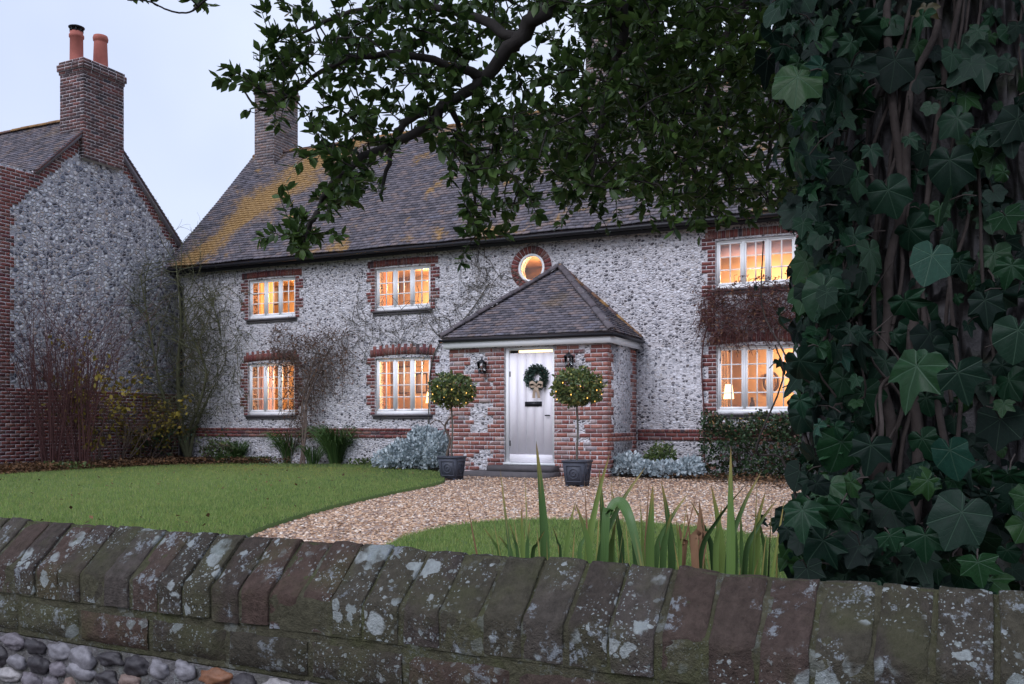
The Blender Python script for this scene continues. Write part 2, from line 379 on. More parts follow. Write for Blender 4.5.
lw = t.n('Fresnel'); lw.inputs[0].default_value = 1.5; ms = t.n('MixShader'); t.l(t.math('MULTIPLY_ADD', lw.outputs[0], 1.3, .02), ms.inputs[0])
t.l(tr.outputs[0], ms.inputs[1]); t.l(g.outputs[0], ms.inputs[2]); t.l(ms.outputs[0], t.t.nodes['Material Output'].inputs[0]); M['glass'] = t.m

t = NT('tree_bark'); v = t.map(t.obj(), (1, 1, .28)); vo = t.n('TexVoronoi', feature='DISTANCE_TO_EDGE'); d = t.n('TexNoise'); t.l(v, d.inputs['Vector']); d.inputs['Scale'].default_value = 9
vv = t.n('VectorMath', operation='MULTIPLY_ADD'); t.l(d.outputs['Color'], vv.inputs[0]); vv.inputs[1].default_value = (.07, .07, .07); t.l(v, vv.inputs[2]); t.l(vv.outputs[0], vo.inputs['Vector']); vo.inputs['Scale'].default_value = 26
e = t.step(vo.outputs['Distance'], 0.0, .22); f = t.noise(t.obj(), 60, 6, .7); c = t.mix(e, (.018, .015, .015), t.mix(f, (.06, .055, .055), (.17, .16, .165))); g_ = t.noise(t.obj(), 5, 4); c = t.mix(t.math('MULTIPLY', t.step(g_, .5, .7), .5), c, (.05, .07, .03))
t.col(c); t.bump(t.math('ADD', e, t.math('MULTIPLY', f, .5)), 1.0, .03); t.b.inputs['Roughness'].default_value = .95; M['bark'] = t.m
# a lawn blade takes its tone from the patch it grows in
t = NT('grass_blade'); r = t.island(); c = t.ramp(r, [(0, (.12, .20, .05)), (.8, (.26, .37, .10)), (.93, (.34, .36, .13)), (1, (.40, .37, .18))]); n1 = t.noise(t.obj(), .9, 4, .6); n2 = t.noise(t.obj(), 4.5, 4, .6)
c = t.mix(t.math('MULTIPLY', t.step(n1, .48, .66), .55), c, (.27, .33, .10)); c = t.mix(t.math('MULTIPLY', t.step(n2, .56, .70), .5), c, (.06, .12, .03)); t.col(c); t.b.inputs['Roughness'].default_value = .65
tr = t.n('BsdfTranslucent'); t.l(c, tr.inputs[0]); ms = t.n('MixShader'); ms.inputs[0].default_value = .3; t.l(t.b.outputs[0], ms.inputs[1]); t.l(tr.outputs[0], ms.inputs[2]); t.l(ms.outputs[0], t.t.nodes['Material Output'].inputs[0]); M['grass'] = t.m

# ---------------------------------------------------------------- ground, lawn, drive
def poly_slab(name, pts, z0, z1, mat, sub=False):
    mb = MB(); P = np.array(pts)[:, :2]; n = len(P)
    v = np.vstack([np.c_[P, np.full(n, z0)], np.c_[P, np.full(n, z1)]])
    f = [tuple(range(n, 2 * n))] + [(i, (i + 1) % n, (i + 1) % n + n, i + n) for i in range(n)]
    mb.add(v, f); return mb.build(name, mat, base=(P[:, 0].mean(), P[:, 1].mean(), 0))
def inside(P, x, y):
    P = np.asarray(P)[:, :2]; c = np.zeros(len(x), bool); j = len(P) - 1
    for i in range(len(P)):
        xi, yi = P[i]; xj, yj = P[j]
        if yi != yj: c ^= ((yi > y) != (yj > y)) & (x < (xj - xi) * (y - yi) / (yj - yi) + xi)
        j = i
    return c
t = NT('soil'); v = t.obj(); f = t.noise(v, 14, 6, .7); c = t.mix(f, (.03, .022, .016), (.09, .065, .045)); t.col(c); t.bump(f, 1, .05); M['soil'] = t.m
t = NT('lawn_turf'); v = t.obj(); f = t.noise(v, 22, 5, .7); g2 = t.noise(v, .8, 3); c = t.mix(f, (.045, .085, .02), (.10, .17, .045)); c = t.mix(t.math('MULTIPLY', g2, .5), c, (.13, .16, .05)); t.col(c); t.b.inputs['Roughness'].default_value = .95; M['turf'] = t.m
t = NT('gravel_bed'); v = t.obj(); vo = t.n('TexVoronoi'); t.l(v, vo.inputs['Vector']); vo.inputs['Scale'].default_value = 38; sp = t.n('SeparateColor'); t.l(vo.outputs['Color'], sp.inputs[0])
c = t.ramp(sp.outputs[0], [(0, (.14, .09, .07)), (.4, (.34, .23, .18)), (.8, (.48, .36, .30)), (1, (.6, .5, .44))]); t.col(c); t.bump(vo.outputs['Distance'], 1, .02); M['gravel'] = t.m
gr = MB(); gr.add([(-300, -100, 0), (300, -100, 0), (300, 400, 0), (-300, 400, 0)], [(0, 1, 2, 3)]); struct(gr.build('ground', M['soil'], base=(0, 0, 0)))
def smooth_outline(pts, k=5):
    P = [np.array(p)[:2] for p in pts]; P3 = [np.array((*p, 0)) for p in P]
    return curve_pts(P3 + [P3[0]], k)[:-1]
lawn = [ground(x, y) for x, y in ((-160, 482), (-60, 480), (0, 477), (60, 473), (120, 469.5), (200, 466.3), (300, 465.6), (380, 467.2), (436, 473.5), (444, 479), (440, 485), (400, 493.5), (350, 505), (300, 519), (255, 535), (225, 556), (200, 585), (150, 600), (-200, 600), (-400, 520))]
lawn = curve_pts([np.array((p[0], p[1], 0)) for p in lawn + [lawn[0]]], 4)[:-1]
patch = [ground(x, y) for x, y in ((385, 553), (404, 543), (440, 533.5), (490, 526.5), (545, 524.5), (600, 526), (660, 529), (720, 536), (790, 550), (830, 600), (820, 680), (560, 680), (380, 600))]
patch = curve_pts([np.array((p[0], p[1], 0)) for p in patch + [patch[0]]], 4)[:-1]
drive = [ground(x, y) for x, y in ((446, 474.5), (520, 474.5), (620, 477), (700, 480), (800, 484), (1000, 490))] + [np.array((4.0, 12.0, 0)), np.array((4.0, 1.9, 0)), np.array((-5.5, 2.2, 0))] + [ground(x, y) for x, y in ((190, 570), (230, 540), (340, 506), (436, 482))]
struct(poly_slab('gravel_drive', drive, -.05, .008, M['gravel']))
struct(poly_slab('lawn', lawn, -.05, .045, M['turf']))
o = struct(poly_slab('lawn_island', patch, -.05, .05, M['turf']))

def scatter(poly, n, bias=None):
    P = np.asarray(poly)[:, :2]; lo, hi = P.min(0), P.max(0); out = np.zeros((0, 2))
    while len(out) < n:
        q = rng.uniform(lo, hi, (n * 2, 2)); q = q[inside(P, q[:, 0], q[:, 1])]
        if bias is not None: q = q[rng.random(len(q)) < bias(q)]
        out = np.vstack([out, q])
    return out[:n]
def near_bias(p0):
    return lambda q: np.clip(p0 / (q[:, 0] ** 2 + q[:, 1] ** 2), .12, 1)
def grass(name, poly, n, z, label, h=(.03, .06)):
    P = scatter(poly, n, near_bias(90)); K = len(P)
    D = np.c_[rng.normal(0, .35, (K, 2)), np.ones(K)]; N = np.c_[runit(K)[:, :2], np.zeros(K)]
    B = scaleB(basis(D, N), rng.uniform(.004, .008, K), rng.uniform(*h, K), 1)
    mb = MB(); mb.inst(np.array([(-.5, 0, 0), (.5, 0, 0), (0, 1, 0)], float), np.array([(0, 1, 2)]), B, np.c_[P, np.full(K, z)])
    return stuff(mb.build(name, M['grass']), label, 'grass')
M['grass_old'] = m_leaf('grass_blade', (.12, .18, .05), (.25, .33, .11), .6, .25, .2, (.33, .32, .14))
grass('lawn_grass', lawn, 150000, .04, 'short mown grass of the large lawn left of the gravel')
grass('island_grass', patch, 45000, .045, 'short mown grass of the small rounded lawn in front of the gravel')
tv = np.array([(-.5, -.35, 0), (.5, -.3, 0), (.45, .35, 0), (-.4, .4, 0), (-.2, -.15, .5), (.3, .1, .45)], float)
tf = [(0, 1, 5), (0, 5, 4), (1, 2, 5), (2, 3, 4), (2, 4, 5), (3, 0, 4)]
P = scatter(drive, 75000, near_bias(110)); P = P[~inside(lawn, P[:, 0], P[:, 1]) & ~inside(patch, P[:, 0], P[:, 1])]; K = len(P)
B = scaleB(basis(np.c_[runit(K)[:, :2], rng.normal(0, .25, K)], np.c_[rng.normal(0, .25, (K, 2)), np.ones(K)]), rng.uniform(.02, .045, K), rng.uniform(.02, .04, K), rng.uniform(.012, .03, K))
t = NT('gravel_stone'); r = t.island(); t.col(t.ramp(r, [(0, (.12, .065, .04)), (.2, (.33, .19, .11)), (.5, (.54, .34, .21)), (.8, (.72, .50, .35)), (1, (.85, .76, .66))])); t.b.inputs['Roughness'].default_value = .8; M['stone'] = t.m
mb = MB(); mb.inst(tv, np.array(tf), B, np.c_[P, np.full(K, .006)]); stuff(mb.build('gravel', M['stone']), 'loose pinkish gravel covering the drive before the porch', 'gravel')

# dead leaves
DL_v = np.array([(0, 0, 0), (-.32, .4, .12), (0, 1, .05), (.32, .5, .15), (0, .45, -.02)], float); DL_f = np.array([(0, 4, 1), (1, 4, 2), (2, 4, 3), (3, 4, 0)])
def litter(name, poly, n, label, mat, z=.01, size=(.03, .07), dz=.03):
    P = scatter(poly, n); K = len(P)
    B = scaleB(basis(np.c_[runit(K)[:, :2], rng.normal(0, .3, K)], np.c_[rng.normal(0, .4, (K, 2)), np.ones(K)]), rng.uniform(*size, K))
    mb = MB(); mb.inst(DL_v, DL_f, B, np.c_[P, z + rng.uniform(0, dz, K)]); return stuff(mb.build(name, mat), label, 'leaf litter')
bedL = [(-17.6, 12.5), (-17.6, 17.3), (-8.8, 17.3), (-8.8, 15.6)] + [ground(x, y)[:2] for x, y in ((436, 473), (380, 467), (300, 465.4), (200, 466), (120, 469.2), (60, 472.8), (0, 477), (-80, 480))]
litter('bed_litter', bedL, 11000, 'brown fallen leaves along the border under the cottage walls', M['leaf_dead'], size=(.03, .09), dz=.16)
bedR = [(-5.2, 16.2), (-5.2, 17.3), (2, 17.3), (2, 13.6), (-1.5, 13.6)]
litter('hedge_litter', bedR, 4200, 'brown leaf litter under the hedge right of the porch', M['leaf_dead'], size=(.03, .08), dz=.08)
litter('lawn_leaves', lawn, 150, 'few yellow and brown leaves lying on the mown lawn', M['leaf_dead'], z=.075, size=(.04, .075), dz=.01)

# ---------------------------------------------------------------- masonry helpers
def place(mb, axis, face, a, b, z0, z1, proud, depth, mat, j=0):
    if axis == 'y': mb.box(a, b, face - proud, face + depth, z0, z1, mat, j)
    else: mb.box(face - depth, face + proud, a, b, z0, z1, mat, j)
def brickwork(mb, axis, face, z0, z1, edge, keep=None, h=.075, L=.225, proud=.010, depth=.04, j=.003, cor=False):
    n = int(round((z1 - z0) / h)); h = (z1 - z0) / n
    for k in range(n):
        za = z0 + k * h; zc = za + h / 2
        for (a, b) in edge(k, zc):
            g = math.floor(a / L) * L - (k % 2) * L / 2
            while g < b:
                p, q = max(a, g), min(b, g + L)
                if q - p > .03 and (keep is None or keep((p + q) / 2, zc)):
                    place(mb, axis, face, p, q, za, za + h, .005, depth, 1)
                    place(mb, axis, face, p + .0075, (q + .009 if cor and q > b - 1e-6 else q - .0075), za + .0075, za + h - .0075, proud + random.uniform(-.003, .004), depth, 0, j)
                g += L
def soldiers(mb, axis, face, a, b, z0, h, camber=0, tooth=0, proud=.014, depth=.04):
    n = max(1, int(round((b - a) / .078))); d = (b - a) / n
    for i in range(n):
        u = ((i + .5) / n * 2 - 1); dz = camber * (1 - u * u); hh = h + (tooth if i % 2 else 0)
        place(mb, axis, face, a + i * d, a + (i + 1) * d, z0 + dz, z0 + dz + h, .004, depth, 1)
        place(mb, axis, face, a + i * d + .005, a + (i + 1) * d - .005, z0 + dz + .004, z0 + dz + hh - .004, proud + random.uniform(-.003, .004), depth, 0, .002)
def tiles(mb, O, e, w_, La, Lb, ok=None, gauge=.1, width=.165, sag=None, mat=0):
    O, e, w_ = map(lambda q: np.array(q, float), (O, e, w_)); e /= np.linalg.norm(e); w_ /= np.linalg.norm(w_)
    m = np.cross(e, w_); m = m if m[2] > 0 else -m
    nb = int(Lb / gauge) + 1; A = []; Bq = []
    for k in range(nb):
        a = np.arange(-(k % 2) * width / 2, La, width); A.append(a); Bq.append(np.full(len(a), k * gauge))
    A = np.concatenate(A); Bq = np.concatenate(Bq)
    if ok is not None:
        s_ = ok(A + width / 2, Bq + gauge / 2); A, Bq = A[s_], Bq[s_]
    A1 = np.minimum(A + width - .004, La); A = np.maximum(A, 0); k_ = A1 - A > .02; A, A1, Bq = A[k_], A1[k_], Bq[k_]
    K = len(A); tl = rng.normal(0, .0035, K); hl = rng.normal(0, .002, K); db = rng.normal(0, .004, K)
    B1 = np.minimum(Bq + gauge * 1.4, Lb + .05)
    v = np.zeros((K, 8, 3))
    for q, (aa, bb, hh) in enumerate([(A, Bq + db, .018 + tl), (A1, Bq + db, .018 - tl), (A, B1, .0 + hl), (A1, B1, .0 + hl), (A, Bq + db, .040 + tl), (A1, Bq + db, .040 - tl), (A, B1, .014 + hl), (A1, B1, .014 + hl)]):
        hh = np.broadcast_to(hh, (K,)) + (sag(aa, bb) if sag else 0)
        v[:, q] = O + aa[:, None] * e + bb[:, None] * w_ + hh[:, None] * m
    f = (BF[None] + (np.arange(K) * 8)[:, None, None]).reshape(-1, 4)
    mb.add(v.reshape(-1, 3), f, mat)
def ridge_tiles(mb, A, Bp, r=.12, L=.32, mat=0, flat=.75, n=7):
    A, Bp = np.array(A, float), np.array(Bp, float); d = Bp - A; T = np.linalg.norm(d); d /= T; k = int(round(T / L))
    x = np.cross(d, (0, 0, 1)); x /= np.linalg.norm(x); z = np.cross(x, d)
    for i in range(k):
        p0 = A + d * (T * i / k + .004); p1 = A + d * (T * (i + 1) / k - .004); rr = r * random.uniform(.95, 1.05); off = random.uniform(-.008, .008)
        v = []; a = np.linspace(0, math.pi, n)
        for p, r2 in ((p0, rr), (p1, rr * .97)):
            for rad in (r2, r2 - .02):
                for t_ in a: v.append(p + x * math.cos(t_) * rad + z * (math.sin(t_) * rad * flat + off))
        f = []
        for q in range(n - 1):
            f += [(q, q + 1, 2 * n + q + 1, 2 * n + q), (n + q, 3 * n + q, 3 * n + q + 1, n + q + 1), (q, n + q, n + q + 1, q + 1), (2 * n + q, 2 * n + q + 1, 3 * n + q + 1, 3 * n + q)]
        f += [(0, 2 * n, 3 * n, n), (n - 1, 2 * n - 1, 4 * n - 1, 3 * n - 1)]
        mb.add(v, f, mat)

# ---------------------------------------------------------------- the cottage
NF = 17.4; SL, SR = -17.33, 4.0; NB = 23.44; NR = 20.42; ZR = 8.4; ZE = 4.78
def S(x, n=NF + .03): return on_n(x, 422, n)[0]
cot = thing('flint_cottage', 'long pale flint cottage with a tiled roof, small brick porch and lit windows', 'house', (SL, NF, 0))
wins = {}   # s0, s1, z0, z1, columns, rows
wins['L1'] = (S(249), S(295.5), 1.17, 2.40, 4); wins['L2'] = (S(376), S(431), 1.17, 2.42, 4); wins['L3'] = (S(717), S(798), 1.165, 2.42, 4)
wins['U1'] = (S(249.5), S(296), 3.46, 4.40, 3); wins['U2'] = (S(376), S(431), 3.47, 4.42, 3); wins['U3'] = (S(716), S(796), 3.50, 4.42, 3)
RC = on_n(531.4, 268, NF); RC = (RC[0], RC[2]); RR = .30
holes = [[(a, z0), (a, z1), (b, z1), (b, z0)] for a, b, z0, z1, _ in wins.values()]
holes.append([(RC[0] + RR * math.cos(q), RC[1] + RR * math.sin(q)) for q in np.linspace(0, 2 * math.pi, 32, endpoint=False)])
v, f = holed([(SL, -.3), (SR, -.3), (SR, 4.86), (SL, 4.86)], holes, NF, NF + .34)
mb = MB(); mb.add(v, f); mb.build('front_wall', M['flint'], cot)
for x in (SL, SR - .3):
    mb = MB()
    v, f = holed([(NF + .342, -.3), (NB - .003, -.3), (NB - .003, 4.7), (NR, ZR - .15), (NF + .342, 4.98)], [], x, x + .3, 'x'); mb.add(v, f); mb.build('gable_wall', M['flint'], cot)
mb = MB(); mb.box(SL, SR, NB, NB + .3, -.3, 4.7); mb.build('back_wall', M['flint'], cot)
# plinth band
mb = MB()
for a, b in ((SL, -8.66), (-5.40, SR)):
    mb = MB(); brickwork(mb, 'y', NF, .64, .79, lambda k, z: [(a, b)], proud=.02)
    soldiers(mb, 'y', NF, a, b, .792, .07, proud=.03); mb.build('plinth_band', [M['brick'], M['mortar']], cot)
# brick surrounds
def surround(a, b, z0, z1, arch, zbot=None, ztop=None, left=(.24, .13), right=(.24, .13)):
    mb = MB(); zb = z0 - .02 if zbot is None else zbot; zt = z1 + .015 if ztop is None else ztop
    brickwork(mb, 'y', NF, zb, zt, lambda k, z: [(a - (left[0] if (k // 3) % 2 else left[1]), a - .002)])
    brickwork(mb, 'y', NF, zb, zt, lambda k, z: [(b + .002, b + (right[0] if (k // 3) % 2 else right[1]))])
    if arch: soldiers(mb, 'y', NF, a - .13, b + .13, z1 + .017, .17, .05, .07)
    else: soldiers(mb, 'y', NF, a - .2, b + .2, z1 + .017, .15, .02)
    mb.build('window_surround', [M['brick'], M['mortar']], cot)
for k, (a, b, z0, z1, r) in wins.items():
    if k == 'L3': surround(a, b, z0, z1, True, zbot=.9, left=(.27, .16))
    elif k == 'U3': surround(a, b, z0, z1, False, zbot=2.70, ztop=4.7, left=(.27, .16))
    else: surround(a, b, z0, z1, k[0] == 'L')
mb = MB()
for i in range(28):
    t0 = 2 * math.pi * i / 28; t1 = 2 * math.pi * (i + 1) / 28 - .03; pr = random.uniform(.012, .02)
    q = [(RC[0] + r * math.cos(t_), y, RC[1] + r * math.sin(t_)) for y in (NF - pr, NF + .05) for r in (RR, RR + .155) for t_ in (t0, t1)]
    mb.hexa(q, 0)
a = np.linspace(0, 2 * math.pi, 40, endpoint=False)
v = [(RC[0] + r * math.cos(t_), y, RC[1] + r * math.sin(t_)) for y in (NF - .006, NF + .05) for r in (RR - .002, RR + .16) for t_ in a]
f = [(i, (i + 1) % 40, 40 + (i + 1) % 40, 40 + i) for i in range(40)]; mb.add(v, f, 1)
mb.build('round_window_surround', [M['brick'], M['mortar']], cot)
# windows
def window(a, b, z0, z1, rows):
    y0, y1 = NF + .045, NF + .115; mb = MB(); fw = .04
    mb.box(a + .002, b - .002, y0, y1, z0, z0 + .07); mb.box(a + .002, b - .002, y0, y1, z1 - fw, z1 - .002)
    n = 3; cuts = [a, a + (b - a) * .345, a + (b - a) * .655, b]
    mb.box(a + .002, a + fw, y0 + .002, y1 - .002, z0 + .07, z1 - fw); mb.box(b - fw, b - .002, y0 + .002, y1 - .002, z0 + .07, z1 - fw)
    for c in cuts[1:3]: mb.box(c - .024, c + .024, y0 + .002, y1 - .002, z0 + .07, z1 - fw)
    w_ = mb.build('window', M['white'], cot)
    for i in range(3):
        s0 = cuts[i] + (fw if i == 0 else .024) + .003; s1 = cuts[i + 1] - (fw if i == 2 else .024) - .003
        q0, q1 = z0 + .073, z1 - fw - .003; mb = MB(); st = .032; ya, yb = y0 + .014, y1 - .02
        mb.box(s0, s1, ya, yb, q0, q0 + st + .015); mb.box(s0, s1, ya, yb, q1 - st, q1)
        mb.box(s0, s0 + st, ya + .001, yb - .001, q0 + st + .015, q1 - st); mb.box(s1 - st, s1, ya + .001, yb - .001, q0 + st + .015, q1 - st)
        c = (s0 + s1) / 2; mb.box(c - .012, c + .012, ya + .004, yb - .014, q0 + st + .015, q1 - st)
        for r in range(1, rows):
            z = q0 + st + .015 + (q1 - q0 - 2 * st - .015) * r / rows
            mb.box(s0 + st, c - .0122, ya + .004, yb - .014, z - .0115, z + .0115); mb.box(c + .0122, s1 - st, ya + .004, yb - .014, z - .0115, z + .0115)
        mb.build('casement', M['white'], w_)
        mb = MB(); mb.add([(s0 + st - .004, yb - .012, q0 + st + .01), (s1 - st + .004, yb - .012, q0 + st + .01), (s1 - st + .004, yb - .012, q1 - st + .004), (s0 + st - .004, yb - .012, q1 - st + .004)], [(0, 1, 2, 3)]); mb.build('pane', M['glass'], w_)
    mb = MB(); mb.box(a - .06, b + .06, NF - .06, NF + .043, z0 - .045, z0 - .003, 0, .003); mb.box(a - .05, b + .05, NF - .03, NF + .04, z0 - .10, z0 - .047, 0, .003)
    mb.build('sill', M['slab'], w_)
for k, (a, b, z0, z1, r) in wins.items(): window(a, b, z0, z1, r)
mb = MB(); a = np.linspace(0, 2 * math.pi, 41)[:-1]
v = [(RC[0] + r * math.cos(t_), y, RC[1] + r * math.sin(t_)) for y in (NF - .004, NF + .09) for r in (RR - .055, RR - .002) for t_ in a]
f = []
for i in range(40):
    j = (i + 1) % 40; f += [(i, j, 40 + j, 40 + i), (80 + i, 120 + i, 120 + j, 80 + j), (i, 80 + i, 80 + j, j), (40 + i, 40 + j, 120 + j, 120 + i)]
mb.add(v, f); rw = mb.build('round_window', M['white'], cot)
mb = MB(); v = [(RC[0] + (RR - .056) * math.cos(t_), NF + .05, RC[1] + (RR - .056) * math.sin(t_)) for t_ in a]; mb.add(v, [tuple(range(40))]); mb.build('pane', M['glass'], rw)
# rooms
def room(s0, s1, z0, z1, spots, energy, color=(1, .52, .24)):
    mb = MB(); y0, y1 = NF + .342, 20.3; k = .04
    for b_ in ((s0, s1, y1, y1 + k, z0, z1), (s0 - k, s0, y0, y1, z0, z1), (s1, s1 + k, y0, y1, z0, z1), (s0, s1, y0, y1, z1, z1 + k)): mb.box(*b_)
    mb.box(s0, s1, y0, y1, z0 - k, z0, 1); mb.build('room', [M['room'], M['floorwood']], cot)
    for (x, y, z) in spots:
        l = bpy.data.lights.new('room_lamp', 'POINT'); l.energy = energy; l.color = color; l.shadow_soft_size = .12
        lo = bpy.data.objects.new('room_lamp', l); COL.objects.link(lo); lo.location = (x, y, z)
EL = 290
room(-16.9, -13.0, .35, 2.75, [(-14.4, 18.6, 2.3)], EL); room(-12.9, -9.3, .35, 2.75, [(-10.4, 18.9, 2.5)], EL * 1.0); room(-5.1, -.4, .35, 2.75, [(-2.0, 19.2, 2.5)], EL * .85)
room(-16.9, -13.0, 2.95, 4.7, [(-14.8, 19.0, 4.2)], EL * .8); room(-12.9, -9.3, 2.95, 4.7, [(-11, 19.0, 4.2)], EL * .8); room(-9.2, -5.2, 2.95, 4.7, [(-7.4, 18.9, 3.6)], EL); room(-5.1, -.4, 2.95, 4.7, [(-3.4, 18.9, 3.6)], EL * .9, (1, .55, .28))
# roof
E0 = np.array((SL - .14, 17.13, ZE)); up = np.array((0, NR - 17.13, ZR - ZE)); LB = np.linalg.norm(up); LA = SR + .2 - E0[0]
mb = MB(); th = .07
def slab_roof(mb, p, q, r, s_, th, mat=0):
    P = [np.array(z, float) for z in (p, q, r, s_)]; n = np.cross(P[1] - P[0], P[3] - P[0]); n /= np.linalg.norm(n); n = n if n[2] > 0 else -n
    mb.add([*P, *[z - n * th for z in P]], [(0, 1, 2, 3), (7, 6, 5, 4), (0, 4, 5, 1), (1, 5, 6, 2), (2, 6, 7, 3), (3, 7, 4, 0)], mat)
R0 = (E0[0], NR, ZR); R1 = (E0[0] + LA, NR, ZR); E1 = (E0[0] + LA, 17.13, ZE)
slab_roof(mb, E0, E1, R1, R0, th); slab_roof(mb, (E0[0], 23.7, ZE), (E1[0], 23.7, ZE), R1, R0, th)
def sag(a, b): return .045 + .022 * np.sin(a * 1.1 + .5) * np.sin(b * .8) + .012 * np.sin(a * 3.1 + b * 1.7)
tiles(mb, E0, (1, 0, 0), up, LA, LB, gauge=.098, sag=sag)
T1 = m_tile('roof_tile', (0.15, 17.13 - NF, NR - 17.13))
T1b = T1
rf = mb.build('roof', M['tile'] if 'tile' in M else T1b, cot)
mb = MB(); ridge_tiles(mb, (E0[0], NR, ZR + .0), (E1[0], NR, ZR), .13)
M['ridge'] = m_brick('ridge_tile_lichen', [(0, (.24, .13, .06)), (.4, (.34, .19, .07)), (.7, (.18, .10, .08)), (1, (.13, .11, .12))], .2, .1)
mb.build('ridge_tile_row', M['ridge'], rf)
mb = MB()      # verge mortar and boards
for q in (E0[0] + .01,):
    d = up / LB
    mb.hexa([E0 + np.array((x, 0, 0)) + d * b_ + np.array((0, 0, z)) for z in (-.16, -.02) for b_ in (0, LB) for x in (.02, .06)])
mb.build('verge', M['mortar_dk'], rf)
# chimneys
def chimney(parent, s0, s1, n0, n1, z0, z1, mats, cap=2, pots=(), name='chimney', faces=('y', 'x')):
    mb = MB(); mb.box(s0, s1, n0, n1, z0, z1 - .02, 1)
    e = lambda a, b: (lambda k, z: [(a, b)])
    brickwork(mb, 'y', n0, z0, z1 - .30, e(s0 - .008, s1), depth=.03, cor=True); brickwork(mb, 'x', s1, z0, z1 - .30, e(n0, n1 + .012), depth=.03)
    for i, pr in enumerate((.03, .06, .06, .03)):
        za = z1 - .30 + i * .075; g = .013
        mb.box(s0 - pr + g, s1 + pr - g, n0 - pr + g, n1 + pr - g, za, za + .075, 1)
        brickwork(mb, 'y', n0 - pr + g, za, za + .075, e(s0 - pr, s1 + pr - g), depth=.03, cor=True); brickwork(mb, 'x', s1 + pr - g, za, za + .075, e(n0 - pr + .02, n1 + pr), depth=.03)
    mb.hexa([(x, y, z) for z, p in ((z1, .02), (z1 + .07, -.12)) for y in (n0 - p, n1 + p) for x in (s0 - p, s1 + p)], 1)
    c = mb.build(name, mats, parent)
    return c
chimney(cot, -17.06, -16.42, 19.93, 20.95, 7.55, 10.25, [M['brick_grey'], M['mortar_dk']])
chimney(cot, -7.42, -6.2, 19.93, 20.95, 7.55, 10.2, [M['brick_grey'], M['mortar_dk']])
# gutter and downpipe
def half_pipe(mb, A, Bp, r=.055, n=7, mat=0):
    A, Bp = np.array(A, float), np.array(Bp, float); d = (Bp - A) / np.linalg.norm(Bp - A); x = np.cross(d, (0, 0, 1)); x /= np.linalg.norm(x); z = np.array((0, 0, 1.))
    a = np.linspace(math.pi, 2 * math.pi, n); v = [p + x * math.cos(t_) * rr + z * math.sin(t_) * rr for p in (A, Bp) for rr in (r, r - .008) for t_ in a]; f = []
    for q in range(n - 1): f += [(q, q + 1, 2 * n + q + 1, 2 * n + q), (n + q, 3 * n + q, 3 * n + q + 1, n + q + 1), (q, n + q, n + q + 1, q + 1), (2 * n + q, 2 * n + q + 1, 3 * n + q + 1, 3 * n + q)]
    f += [(0, 2 * n, 3 * n, n), (n - 1, 2 * n - 1, 4 * n - 1, 3 * n - 1)]; mb.add(v, f, mat)
mb = MB(); gz = 4.76; half_pipe(mb, (SL - .05, 17.07, gz), (SR + .1, 17.07, gz), .06)
for x in np.arange(SL + .4, SR, .9): mb.box(x - .012, x + .012, 17.0, 17.15, gz - .07, gz - .058)
mb.box(SL - .05, SR + .1, 17.17, 17.2, gz - .12, gz + .0)
mb.build('gutter', M['black'], cot)
mb = MB(); px = SL + .16; mb.tube([(px, 17.07, gz - .03), (px, 17.09, gz - .15), (px, NF - .07, gz - .4), (px, NF - .07, .1)], .04, 10)
for z in (.8, 2.2, 3.6): mb.tube([(px, NF - .07, z), (px, NF - .07, z + .05)], .052, 10)
mb.build('downpipe', M['black'], cot)

# ---------------------------------------------------------------- porch
PN = 15.67; PL, PR = -8.64, -5.43
d0, d1 = on_n(505.5, 0, PN + .04)[0], on_n(555, 0, PN + .04)[0]; ZT = 2.395; ZB = .20
v, f = holed([(PL, -.2), (PL, 2.5), (PR, 2.5), (PR, -.2), (d1, -.2), (d1, ZT), (d0, ZT), (d0, -.2)], [], PN, PN + .22)
mb = MB(); mb.add(v, f); mb.box(PR - .22, PR, PN + .222, NF - .003, -.2, 2.5); mb.box(PL, PL + .22, PN + .222, NF - .003, -.2, 2.5)
pw = mb.build('porch_wall', M['flint'], cot)
mb = MB()
def pe(k, z):
    q = (k // 2) % 2; r = []
    if .70 < z < .82: return [(PL, d0 - .002), (d1 + .002, PR)]
    r.append((PL, PL + (.46 if q else .34))); r.append((d0 - (.36 if q else .24), d0 - .002)); r.append((d1 + .002, d1 + (.42 if q else .30))); r.append((PR - (.44 if q else .32), PR))
    return r
brickwork(mb, 'y', PN, 0, 2.4, lambda k, z: pe(k, z)[:-1], h=.08); brickwork(mb, 'y', PN, 0, 2.4, lambda k, z: pe(k, z)[-1:], h=.08, cor=True)
def pk(u, z): return mnoise.noise(Vector((u * 1.7, z * 3.1, 2.2))) > (.0 if u < d0 else -.08)
def pe2(k, z):
    if .70 < z < .82: return []
    q = (k // 2) % 2
    return [(PL + (.46 if q else .34) + .002, d0 - (.36 if q else .24) - .002), (d1 + (.42 if q else .30) + .002, PR - (.44 if q else .32) - .002)]
brickwork(mb, 'y', PN, 0, 2.4, pe2, keep=pk, h=.08)
brickwork(mb, 'x', PR, 0, 2.4, lambda k, z: ([(PN, NF - .01)] if .62 < z < .82 else [(PN + .0, PN + (.34 if (k // 2) % 2 else .22)), (NF - (.40 if (k // 3) % 2 else .28), NF - .01)]), h=.08)
mb.build('porch_brickwork', [M['brick_porch'], M['mortar']], pw)
